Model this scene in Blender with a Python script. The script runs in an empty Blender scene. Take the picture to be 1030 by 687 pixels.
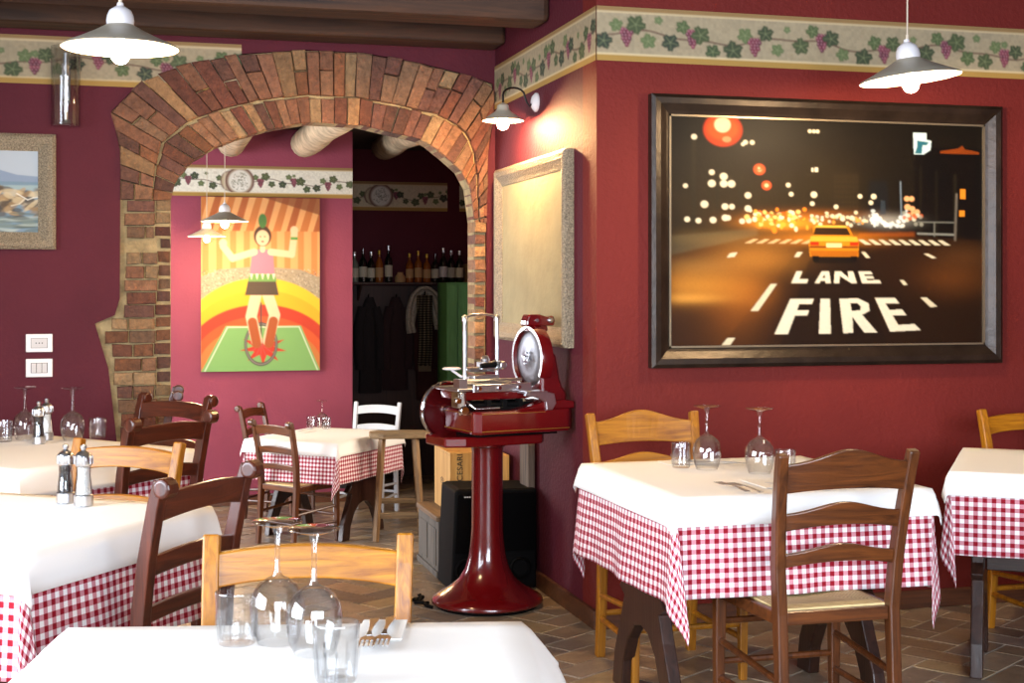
import bpy, bmesh, math, random
import numpy as np
from mathutils import Vector, Matrix

# ------------------------------------------------------------------ camera, light, exposure
PI = math.pi
C = bpy.context.scene.collection
scn = bpy.context.scene
F, U0, V0, EYE = 1410.0, 515.0, 290.0, 1.4
CA, SA = 0.96470, 0.26336                      # the camera looks 15.27 degrees right of +Y
cam_data = bpy.data.cameras.new('camera')
cam_data.sensor_width = 36.0
cam_data.lens = F / 1030.0 * 36.0
cam_data.shift_y = -(343.5 - V0) / 1030.0
cam_data.clip_end = 60
cam = bpy.data.objects.new('camera', cam_data)
C.objects.link(cam)
cam.location = (0, 0, EYE)
cam.rotation_euler = (PI / 2, 0, -math.atan2(SA, CA))
scn.camera = cam
scn.view_settings.view_transform = 'Standard'
scn.view_settings.look = 'None'
scn.view_settings.gamma = 1.0
scn.view_settings.use_curve_mapping = False
scn.view_settings.exposure = -0.22

w = bpy.data.worlds.new('world')
scn.world = w
w.use_nodes = True
w.node_tree.nodes['Background'].inputs[0].default_value = (0.75, 0.85, 1.0, 1)
w.node_tree.nodes['Background'].inputs[1].default_value = 1.0


def area(name, loc, rot, sx, sy, power, col):
    d = bpy.data.lights.new(name, 'AREA')
    d.shape = 'RECTANGLE'
    d.size = sx
    d.size_y = sy
    d.energy = power
    d.color = col
    o = bpy.data.objects.new(name, d)
    C.objects.link(o)
    d.spread = math.radians(150)
    o.location = loc
    o.rotation_euler = rot
    return o


DAY = (0.80, 0.88, 1.0)
area('daylight_left', (-2.93, 2.3, 1.6), (0, -PI / 2 + .30, 0), 1.9, 3.2, 350, DAY)
area('daylight_rear', (0.9, -1.93, 1.7), (PI / 2 - .25, 0, 0), 4.2, 1.8, 440, DAY)
area('daylight_back_room', (-2.93, 9.9, 1.25), (0, -PI / 2 + .15, 0), 1.8, 2.6, 330, (0.92, 0.95, 1.0))
area('window_glow_right', (3.66, 9.6, 1.2), (0, PI / 2, 0), 1.3, 1.6, 75, (1.0, .82, .62))  # added warm fill to lift the dark recess, not an actual window
BULB = 1500.0            # glow of a full size bulb
WARM = (1.0, 0.70, 0.38)

# ------------------------------------------------------------------ pixel helpers (photo frame 1030 x 687)


def cw(r, t):           # camera right / forward metres -> world x, y
    return (SA * t + CA * r, CA * t - SA * r)


def at_z(u, v, z):
    t = (EYE - z) * F / (v - V0)
    x, y = cw((u - U0) / F * t, t)
    return Vector((x, y, z))


def at_t(u, v, t):
    x, y = cw((u - U0) / F * t, t)
    return Vector((x, y, EYE - (v - V0) / F * t))


def at_Y(u, v, Y):
    k = (u - U0) / F
    t = Y / (CA - SA * k)
    return at_t(u, v, t)


def at_X(u, v, X):
    k = (u - U0) / F
    t = X / (SA + CA * k)
    return at_t(u, v, t)


# ------------------------------------------------------------------ materials
def newmat(name):
    m = bpy.data.materials.new(name)
    m.use_nodes = True
    nt = m.node_tree
    b = nt.nodes['Principled BSDF']
    return m, nt, b


def rgb(h):
    h = h.lstrip('#')
    c = [int(h[i:i + 2], 16) / 255 for i in (0, 2, 4)]
    return tuple(((x / 12.92) if x <= .04045 else ((x + .055) / 1.055) ** 2.4) for x in c)


def lin(col):
    return rgb(col) if isinstance(col, str) else col


def plain(name, col, rough=.5, metal=0.0, bump=0, bscale=40, var=0.0, vscale=6, coat=0.0, spec=.5):
    m, nt, b = newmat(name)
    c = lin(col)
    b.inputs['Base Color'].default_value = (*c, 1)
    b.inputs['Roughness'].default_value = rough
    b.inputs['Metallic'].default_value = metal
    b.inputs['Specular IOR Level'].default_value = spec
    if coat:
        b.inputs['Coat Weight'].default_value = coat
        b.inputs['Coat Roughness'].default_value = .08
    if var or bump:
        tc = nt.nodes.new('ShaderNodeTexCoord')
    if var:
        n = nt.nodes.new('ShaderNodeTexNoise')
        n.inputs['Scale'].default_value = vscale
        n.inputs['Detail'].default_value = 5
        nt.links.new(tc.outputs['Object'], n.inputs['Vector'])
        r = nt.nodes.new('ShaderNodeValToRGB')
        r.color_ramp.elements[0].position = .3
        r.color_ramp.elements[1].position = .7
        r.color_ramp.elements[0].color = (*[x * (1 - var) for x in c], 1)
        r.color_ramp.elements[1].color = (*[min(1, x * (1 + var)) for x in c], 1)
        nt.links.new(n.outputs['Fac'], r.inputs['Fac'])
        nt.links.new(r.outputs['Color'], b.inputs['Base Color'])
    if bump:
        n2 = nt.nodes.new('ShaderNodeTexNoise')
        n2.inputs['Scale'].default_value = bscale
        n2.inputs['Detail'].default_value = 4
        nt.links.new(tc.outputs['Object'], n2.inputs['Vector'])
        bp = nt.nodes.new('ShaderNodeBump')
        bp.inputs['Strength'].default_value = bump
        bp.inputs['Distance'].default_value = .01
        nt.links.new(n2.outputs['Fac'], bp.inputs['Height'])
        nt.links.new(bp.outputs['Normal'], b.inputs['Normal'])
    return m


def wood(name, dark, light, axis='Z', rough=.32, scale=1.0, coat=.25):
    m, nt, b = newmat(name)
    tc = nt.nodes.new('ShaderNodeTexCoord')
    mp = nt.nodes.new('ShaderNodeMapping')
    s = {'X': (1.6, 28, 28), 'Y': (28, 1.6, 28), 'Z': (28, 28, 1.6)}[axis]
    mp.inputs['Scale'].default_value = [k * scale for k in s]
    n = nt.nodes.new('ShaderNodeTexNoise')
    n.inputs['Scale'].default_value = 1.4
    n.inputs['Detail'].default_value = 6
    n.inputs['Roughness'].default_value = .65
    n.inputs['Distortion'].default_value = 1.2
    r = nt.nodes.new('ShaderNodeValToRGB')
    r.color_ramp.elements[0].position = .3
    r.color_ramp.elements[1].position = .72
    r.color_ramp.elements[0].color = (*lin(dark), 1)
    r.color_ramp.elements[1].color = (*lin(light), 1)
    bp = nt.nodes.new('ShaderNodeBump')
    bp.inputs['Strength'].default_value = .25
    bp.inputs['Distance'].default_value = .004
    nt.links.new(tc.outputs['Object'], mp.inputs['Vector'])
    nt.links.new(mp.outputs['Vector'], n.inputs['Vector'])
    nt.links.new(n.outputs['Fac'], r.inputs['Fac'])
    nt.links.new(r.outputs['Color'], b.inputs['Base Color'])
    nt.links.new(n.outputs['Fac'], bp.inputs['Height'])
    nt.links.new(bp.outputs['Normal'], b.inputs['Normal'])
    b.inputs['Roughness'].default_value = rough
    b.inputs['Coat Weight'].default_value = coat
    b.inputs['Coat Roughness'].default_value = .2
    return m


def vcol(name, rough=.7, bump=.0, bscale=60, var=0.0, vscale=30, coat=0.0, dist=.01, spec=.5):
    m, nt, b = newmat(name)
    a = nt.nodes.new('ShaderNodeAttribute')
    a.attribute_name = 'col'
    src = a.outputs['Color']
    tc = nt.nodes.new('ShaderNodeTexCoord')
    if var:
        n = nt.nodes.new('ShaderNodeTexNoise')
        n.inputs['Scale'].default_value = vscale
        n.inputs['Detail'].default_value = 6
        n.inputs['Roughness'].default_value = .7
        nt.links.new(tc.outputs['Object'], n.inputs['Vector'])
        mr = nt.nodes.new('ShaderNodeMapRange')
        mr.inputs['From Min'].default_value = .3
        mr.inputs['From Max'].default_value = .7
        mr.inputs['To Min'].default_value = 1 - var
        mr.inputs['To Max'].default_value = 1 + var
        nt.links.new(n.outputs['Fac'], mr.inputs['Value'])
        mx = nt.nodes.new('ShaderNodeVectorMath')
        mx.operation = 'SCALE'
        nt.links.new(src, mx.inputs[0])
        nt.links.new(mr.outputs['Result'], mx.inputs['Scale'])
        src = mx.outputs['Vector']
    nt.links.new(src, b.inputs['Base Color'])
    b.inputs['Roughness'].default_value = rough
    b.inputs['Specular IOR Level'].default_value = spec
    if coat:
        b.inputs['Coat Weight'].default_value = coat
    if bump:
        n2 = nt.nodes.new('ShaderNodeTexNoise')
        n2.inputs['Scale'].default_value = bscale
        n2.inputs['Detail'].default_value = 5
        nt.links.new(tc.outputs['Object'], n2.inputs['Vector'])
        bp = nt.nodes.new('ShaderNodeBump')
        bp.inputs['Strength'].default_value = bump
        bp.inputs['Distance'].default_value = dist
        nt.links.new(n2.outputs['Fac'], bp.inputs['Height'])
        nt.links.new(bp.outputs['Normal'], b.inputs['Normal'])
    return m


def emis(name, col, strength):
    m = bpy.data.materials.new(name)
    m.use_nodes = True
    nt = m.node_tree
    nt.nodes.clear()
    e = nt.nodes.new('ShaderNodeEmission')
    e.inputs[0].default_value = (*lin(col), 1)
    e.inputs[1].default_value = strength
    o = nt.nodes.new('ShaderNodeOutputMaterial')
    nt.links.new(e.outputs[0], o.inputs[0])
    return m


def thin_glass(name, tint=(.985, .99, .99), edge=(.86, .87, .89), gl=.75):
    m = bpy.data.materials.new(name)
    m.use_nodes = True
    nt = m.node_tree
    nt.nodes.clear()
    lw = nt.nodes.new('ShaderNodeLayerWeight')
    lw.inputs['Blend'].default_value = .4
    mc = nt.nodes.new('ShaderNodeMix')
    mc.data_type = 'RGBA'
    mc.inputs[6].default_value = (*tint, 1)
    mc.inputs[7].default_value = (*edge, 1)
    tr = nt.nodes.new('ShaderNodeBsdfTransparent')
    g = nt.nodes.new('ShaderNodeBsdfGlossy')
    g.inputs['Roughness'].default_value = .03
    mul = nt.nodes.new('ShaderNodeMath')
    mul.operation = 'MULTIPLY_ADD'
    mul.inputs[1].default_value = gl
    mul.inputs[2].default_value = .09
    mx = nt.nodes.new('ShaderNodeMixShader')
    o = nt.nodes.new('ShaderNodeOutputMaterial')
    nt.links.new(lw.outputs['Facing'], mc.inputs[0])
    nt.links.new(mc.outputs[2], tr.inputs[0])
    pw = nt.nodes.new('ShaderNodeMath')
    pw.operation = 'POWER'
    pw.inputs[1].default_value = 2.2
    nt.links.new(lw.outputs['Facing'], pw.inputs[0])
    nt.links.new(pw.outputs[0], mul.inputs[0])
    nt.links.new(mul.outputs[0], mx.inputs[0])
    nt.links.new(tr.outputs[0], mx.inputs[1])
    nt.links.new(g.outputs[0], mx.inputs[2])
    nt.links.new(mx.outputs[0], o.inputs[0])
    return m


def gingham(name, red='#8e1626', pink='#c98a94', white='#f3eff0', cell=.015):
    m, nt, b = newmat(name)
    uv = nt.nodes.new('ShaderNodeUVMap')
    sep = nt.nodes.new('ShaderNodeSeparateXYZ')
    nt.links.new(uv.outputs[0], sep.inputs[0])
    outs = []
    for k in (0, 1):
        d = nt.nodes.new('ShaderNodeMath')
        d.operation = 'DIVIDE'
        d.inputs[1].default_value = cell * 2
        nt.links.new(sep.outputs[k], d.inputs[0])
        f = nt.nodes.new('ShaderNodeMath')
        f.operation = 'FRACT'
        nt.links.new(d.outputs[0], f.inputs[0])
        g = nt.nodes.new('ShaderNodeMath')
        g.operation = 'GREATER_THAN'
        g.inputs[1].default_value = .5
        nt.links.new(f.outputs[0], g.inputs[0])
        outs.append(g)
    s = nt.nodes.new('ShaderNodeMath')
    s.operation = 'ADD'
    nt.links.new(outs[0].outputs[0], s.inputs[0])
    nt.links.new(outs[1].outputs[0], s.inputs[1])
    h = nt.nodes.new('ShaderNodeMath')
    h.operation = 'MULTIPLY'
    h.inputs[1].default_value = .5
    nt.links.new(s.outputs[0], h.inputs[0])
    r = nt.nodes.new('ShaderNodeValToRGB')
    r.color_ramp.interpolation = 'CONSTANT'
    r.color_ramp.elements[0].color = (*rgb(white), 1)
    r.color_ramp.elements[1].position = .75
    r.color_ramp.elements[1].color = (*rgb(red), 1)
    e = r.color_ramp.elements.new(.25)
    e.color = (*rgb(pink), 1)
    nt.links.new(h.outputs[0], r.inputs['Fac'])
    nt.links.new(r.outputs['Color'], b.inputs['Base Color'])
    b.inputs['Roughness'].default_value = .85
    b.inputs['Specular IOR Level'].default_value = .15
    return m


def rush(name):
    m, nt, b = newmat(name)
    tc = nt.nodes.new('ShaderNodeTexCoord')
    sep = nt.nodes.new('ShaderNodeSeparateXYZ')
    nt.links.new(tc.outputs['Object'], sep.inputs[0])
    ab = []
    for k in (0, 1):
        a = nt.nodes.new('ShaderNodeMath')
        a.operation = 'ABSOLUTE'
        nt.links.new(sep.outputs[k], a.inputs[0])
        ab.append(a)
    mx = nt.nodes.new('ShaderNodeMath')
    mx.operation = 'MAXIMUM'
    nt.links.new(ab[0].outputs[0], mx.inputs[0])
    nt.links.new(ab[1].outputs[0], mx.inputs[1])
    n = nt.nodes.new('ShaderNodeTexNoise')
    n.inputs['Scale'].default_value = 30
    nt.links.new(tc.outputs['Object'], n.inputs['Vector'])
    ml = nt.nodes.new('ShaderNodeMath')
    ml.operation = 'MULTIPLY'
    ml.inputs[1].default_value = 2 * PI / .0085
    nt.links.new(mx.outputs[0], ml.inputs[0])
    ad = nt.nodes.new('ShaderNodeMath')
    ad.operation = 'MULTIPLY_ADD'
    ad.inputs[1].default_value = 4.0
    nt.links.new(n.outputs['Fac'], ad.inputs[0])
    nt.links.new(ml.outputs[0], ad.inputs[2])
    sn = nt.nodes.new('ShaderNodeMath')
    sn.operation = 'SINE'
    nt.links.new(ad.outputs[0], sn.inputs[0])
    mr = nt.nodes.new('ShaderNodeMapRange')
    mr.inputs['From Min'].default_value = -1
    nt.links.new(sn.outputs[0], mr.inputs['Value'])
    r = nt.nodes.new('ShaderNodeValToRGB')
    r.color_ramp.elements[0].color = (*rgb('#8f6c34'), 1)
    r.color_ramp.elements[1].color = (*rgb('#e6cd92'), 1)
    nt.links.new(mr.outputs['Result'], r.inputs['Fac'])
    nt.links.new(r.outputs['Color'], b.inputs['Base Color'])
    bp = nt.nodes.new('ShaderNodeBump')
    bp.inputs['Strength'].default_value = .6
    bp.inputs['Distance'].default_value = .003
    nt.links.new(mr.outputs['Result'], bp.inputs['Height'])
    nt.links.new(bp.outputs['Normal'], b.inputs['Normal'])
    b.inputs['Roughness'].default_value = .6
    return m


def cloth_white(name, col='#f4f2ee'):
    m, nt, b = newmat(name)
    b.inputs['Base Color'].default_value = (*rgb(col), 1)
    b.inputs['Roughness'].default_value = .85
    b.inputs['Specular IOR Level'].default_value = .15
    uv = nt.nodes.new('ShaderNodeUVMap')
    n = nt.nodes.new('ShaderNodeTexNoise')
    n.inputs['Scale'].default_value = 9
    n.inputs['Detail'].default_value = 3
    nt.links.new(uv.outputs[0], n.inputs['Vector'])
    bp = nt.nodes.new('ShaderNodeBump')
    bp.inputs['Strength'].default_value = .25
    bp.inputs['Distance'].default_value = .006
    nt.links.new(n.outputs['Fac'], bp.inputs['Height'])
    nt.links.new(bp.outputs['Normal'], b.inputs['Normal'])
    return m


M = {}
M['wall'] = plain('burgundy_plaster', '#541b26', .7, spec=.22, bump=.35, bscale=55, var=.10, vscale=2.2)
M['wall_r'] = plain('brick_red_plaster', '#6b211c', .7, spec=.22, bump=.35, bscale=55, var=.12, vscale=1.6)
M['wall_back'] = plain('rose_plaster', '#8c4254', .7, spec=.22, bump=.3, bscale=55, var=.07, vscale=2)
M['brick'] = vcol('brick', .85, bump=.9, bscale=45, var=.35, vscale=28, dist=.02)
M['mortar'] = plain('mortar', '#a08a62', .95, bump=.9, bscale=60, var=.3, vscale=18)
M['tile'] = vcol('terracotta_tile', .34, bump=.35, bscale=25, var=.22, vscale=9)
M['grout'] = plain('grout', '#b3aa9b', .8, var=.2, vscale=20)
M['beam'] = wood('beam_wood', '#1c0f08', '#5a3820', 'X', .7, .35, 0)
M['beam_y'] = wood('ceiling_plank', '#130a06', '#2e1a10', 'Y', .8, .4, 0)
M['log'] = plain('log_bark', '#b3a083', .9, bump=.8, bscale=14, var=.4, vscale=9)
M['base'] = wood('baseboard_wood', '#3a1f12', '#6a3d22', 'X', .5, .6)
M['white_wall'] = plain('pale_plaster', '#cfc4b4', .8)
M['chair_z'] = wood('walnut_post', '#331708', '#6b3a18', 'Z', coat=.1)
M['chair_x'] = wood('walnut_rail', '#36190a', '#733e19', 'X', coat=.1)
M['mahog_z'] = wood('mahogany_post', '#2c1009', '#5d2713', 'Z')
M['mahog_x'] = wood('mahogany_rail', '#2e110a', '#642b15', 'X')
M['gold_z'] = wood('honey_post', '#733f06', '#b87812', 'Z', .42, coat=0)
M['gold_x'] = wood('honey_rail', '#784206', '#be7e14', 'X', .42, coat=0)
M['stool_z'] = wood('raw_wood_post', '#5b4026', '#a07c4e', 'Z', .6)
M['stool_x'] = wood('raw_wood_slab', '#5f4a32', '#a58c66', 'X', .6)
M['dark_z'] = wood('black_walnut', '#1c0f0b', '#3f241a', 'Z')
M['dark_x'] = wood('black_walnut_rail', '#1c0f0b', '#3f241a', 'X')
M['wpaint_z'] = plain('white_paint', '#c9ced4', .4)
M['rush'] = rush('rush_weave')
M['cloth'] = cloth_white('white_linen')
M['gingham'] = gingham('red_gingham')
M['glass'] = thin_glass('clear_glass')
M['glass_bottle'] = plain('dark_bottle_glass', '#0d120c', .12, coat=.6)
M['glass_amber'] = plain('amber_liquor', '#8a4a16', .15, coat=.6)
M['glass_clear2'] = plain('pale_bottle', '#6d7468', .15, coat=.6)
M['steel'] = plain('polished_steel', '#d2d3d6', .28, 1.0)
M['chrome'] = plain('chrome', '#dcdcdc', .08, 1.0)
M['cutlery'] = plain('cutlery_steel', '#c4c6ca', .3, 1.0)
M['red'] = plain('red_enamel', '#5e0508', .22, coat=1.0)
M['red_dark'] = plain('red_enamel_deep', '#430609', .25, coat=.8)
M['gold'] = plain('gold_line', '#c39a3c', .35, .8)
M['black'] = plain('black_plastic', '#050404', .75, spec=.12)
M['blackmat'] = plain('speaker_cloth', '#080707', .95, spec=.05)
M['iron'] = plain('wrought_iron', '#17110e', .45, .6)
M['shade_out'] = plain('enamel_outside', '#a29a8a', .35)
M['shade_in'] = plain('enamel_inside', '#f5efe0', .3)
M['ceramic'] = plain('white_ceramic', '#d9d6d8', .25)
M['cord'] = plain('pale_cord', '#c9b9a4', .7)
M['bulb'] = emis('bulb_glow', WARM, BULB)
M['bulb_s'] = emis('bulb_glow_sconce', (1.0, .60, .26), BULB * 2.0)
M['bulb_b'] = emis('bulb_glow_back', WARM, BULB * .9)
M['paper'] = plain('napkin_paper', '#efece6', .9)
M['plastic_w'] = plain('switch_plastic', '#e6e0dc', .35)
M['plastic_g'] = plain('switch_key', '#c9c2bc', .4)
M['paint'] = vcol('oil_paint', .5, spec=.15, bump=.15, bscale=70, dist=.003)
M['paint_m'] = vcol('matte_paint', .7)
M['paper_border'] = vcol('printed_border', .75, bump=.2, bscale=90, dist=.004)
M['frame_dark'] = plain('dark_bronze_frame', '#2c2119', .35, .35, bump=.2, bscale=30, var=.35, vscale=12)
M['frame_edge'] = plain('worn_silver_edge', '#8a7c66', .35, .6)
M['frame_silver'] = plain('speckled_silver_frame', '#94866f', .45, .45, bump=1.0, bscale=130, var=.5, vscale=160)
M['canvas_w'] = plain('primed_canvas', '#938866', .85, bump=.3, bscale=25, var=.13, vscale=5)
M['chest'] = wood('grey_weathered_wood', '#3f3a36', '#6f675c', 'Z', .75, .5, 0)
M['chest_top'] = wood('worn_lid', '#4f3b28', '#937552', 'Y', .6, .5, 0)
M['pine'] = wood('pine_box', '#a8742f', '#d9a95c', 'Z', .6, .5, 0)
M['ink'] = plain('burnt_ink', '#22140c', .8)
M['green'] = wood('green_boards', '#3b6a3c', '#558a52', 'Z', .6, .6, 0)
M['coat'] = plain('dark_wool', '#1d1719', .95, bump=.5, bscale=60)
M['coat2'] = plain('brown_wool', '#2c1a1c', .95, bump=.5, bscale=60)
M['wool_w'] = plain('cream_wool', '#a49a8b', .95, bump=.9, bscale=110, var=.2, vscale=60)
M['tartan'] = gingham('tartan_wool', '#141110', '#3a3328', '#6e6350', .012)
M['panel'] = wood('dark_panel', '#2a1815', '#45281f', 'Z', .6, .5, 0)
M['label_t'] = plain('paper_label', '#b08a5c', .8)
M['label_w'] = plain('pale_label', '#b7b09c', .8)
M['card'] = plain('cardboard', '#9c7650', .85)
M['pepper'] = plain('peppercorns', '#1d1a1c', .6, bump=1, bscale=150, var=.6, vscale=200)
M['salt'] = plain('coarse_salt', '#e8e6e2', .6, bump=1, bscale=150)


# ------------------------------------------------------------------ mesh builder
class MB:
    def __init__(s):
        s.v = []
        s.f = []
        s.mi = []
        s.c = []
        s.cur = 0
        s.col = None

    def add(s, vs, fs, mi=None, col=None):
        o = len(s.v)
        s.v += [tuple(p) for p in vs]
        s.f += [tuple(i + o for i in f) for f in fs]
        s.mi += [s.cur if mi is None else mi] * len(fs)
        cc = col or s.col or (1, 1, 1)
        s.c += [cc] * len(vs)

    def box(s, x0, x1, y0, y1, z0, z1, mi=None, col=None, xf=None):
        vs = [(x, y, z) for z in (z0, z1) for y in (y0, y1) for x in (x0, x1)]
        if xf:
            vs = [xf(p) for p in vs]
        s.add(vs, [(0, 2, 3, 1), (4, 5, 7, 6), (0, 1, 5, 4), (2, 6, 7, 3), (0, 4, 6, 2), (1, 3, 7, 5)], mi, col)

    def tube(s, pts, r, n=10, mi=None, caps=True, flat=1.0, col=None):
        P = [Vector(p) for p in pts]
        R = r if isinstance(r, (list, tuple)) else [r] * len(P)
        vs, fs = [], []
        prev = None
        for i, p in enumerate(P):
            a = P[max(0, i - 1)]
            b = P[min(len(P) - 1, i + 1)]
            t = (b - a).normalized() if (b - a).length > 1e-9 else Vector((0, 0, 1))
            if prev is None:
                ref = Vector((0, 0, 1)) if abs(t.z) < .9 else Vector((1, 0, 0))
                n1 = t.cross(ref).normalized()
            else:
                n1 = (prev - t * prev.dot(t)).normalized()
            prev = n1
            n2 = t.cross(n1)
            for k in range(n):
                th = 2 * PI * k / n
                vs.append(p + n1 * math.cos(th) * R[i] + n2 * math.sin(th) * R[i] * flat)
        for i in range(len(P) - 1):
            for k in range(n):
                a = i * n + k
                b = i * n + (k + 1) % n
                fs.append((a, b, b + n, a + n))
        if caps:
            fs.append(tuple(range(n))[::-1])
            fs.append(tuple(range((len(P) - 1) * n, len(P) * n)))
        s.add(vs, fs, mi, col)

    def lathe(s, prof, n=28, c=(0, 0, 0), axis='Z', mi=None, close=False, col=None):
        vs, fs = [], []
        for r, h in prof:
            for k in range(n):
                th = 2 * PI * k / n
                a, b = r * math.cos(th), r * math.sin(th)
                p = {'Z': (a, b, h), 'X': (h, a, b), 'Y': (b, h, a)}[axis]
                vs.append((p[0] + c[0], p[1] + c[1], p[2] + c[2]))
        m = len(prof)
        for i in range(m - 1):
            for k in range(n):
                a = i * n + k
                b = i * n + (k + 1) % n
                fs.append((a, b, b + n, a + n))
        if not close:
            if prof[0][0] > 1e-5:
                fs.append(tuple(range(n))[::-1])
            if prof[-1][0] > 1e-5:
                fs.append(tuple(range((m - 1) * n, m * n)))
        s.add(vs, fs, mi, col)

    def prism(s, poly, d0, d1, plane='XZ', mi=None, col=None, xf=None):
        """polygon in a plane extruded along the third axis"""
        def mk(a, b, d):
            p = {'XZ': (a, d, b), 'YZ': (d, a, b), 'XY': (a, b, d)}[plane]
            return xf(p) if xf else p
        n = len(poly)
        vs = [mk(a, b, d0) for a, b in poly] + [mk(a, b, d1) for a, b in poly]
        fs = [tuple(range(n)), tuple(range(2 * n - 1, n - 1, -1))]
        for i in range(n):
            j = (i + 1) % n
            fs.append((i, i + n, j + n, j))
        s.add(vs, fs, mi, col)

    def build(s, name, mats, parent=None, smooth=False, bevel=0, color=False, subsurf=0):
        me = bpy.data.meshes.new(name)
        me.from_pydata(s.v, [], s.f)
        ml = mats if isinstance(mats, (list, tuple)) else [mats]
        for m in ml:
            me.materials.append(m)
        me.polygons.foreach_set('material_index', s.mi)
        if color:
            at = me.color_attributes.new('col', 'FLOAT_COLOR', 'POINT')
            arr = np.ones((len(s.v), 4), dtype=np.float32)
            arr[:, :3] = np.array(s.c, dtype=np.float32)
            at.data.foreach_set('color', arr.ravel())
        bm = bmesh.new()
        bm.from_mesh(me)
        bmesh.ops.recalc_face_normals(bm, faces=bm.faces)
        bm.to_mesh(me)
        bm.free()
        if smooth:
            me.polygons.foreach_set('use_smooth', [True] * len(me.polygons))
            try:
                me.set_sharp_from_angle(angle=math.radians(40))
            except Exception:
                pass
        me.update()
        o = bpy.data.objects.new(name, me)
        C.objects.link(o)
        if parent is not None:
            o.parent = parent
        if bevel:
            b = o.modifiers.new('bevel', 'BEVEL')
            b.width = bevel
            b.segments = 2
            b.limit_method = 'ANGLE'
            b.harden_normals = False
        if subsurf:
            q = o.modifiers.new('sub', 'SUBSURF')
            q.levels = subsurf
            q.render_levels = subsurf
        return o


def tag(o, label, cat, group=None, kind=None):
    o['label'] = label
    o['category'] = cat
    if group:
        o['group'] = group
    if kind:
        o['kind'] = kind
    return o


def thing(name, label, cat, loc=(0, 0, 0), rz=0, group=None):
    o = bpy.data.objects.new(name, None)
    o.empty_display_size = .1
    C.objects.link(o)
    o.location = loc
    o.rotation_euler = (0, 0, rz)
    return tag(o, label, cat, group)


def struct(o):
    o['kind'] = 'structure'
    return o


def dup(root, loc, rz, label, group=None):
    r = root.copy()
    C.objects.link(r)
    r.location = loc
    r.rotation_euler = (0, 0, rz)
    r['label'] = label
    if group:
        r['group'] = group
    for ch in list(root.children):
        c = ch.copy()
        C.objects.link(c)
        c.parent = r
        for g in ch.children:
            d = g.copy()
            C.objects.link(d)
            d.parent = c
    return r


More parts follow.
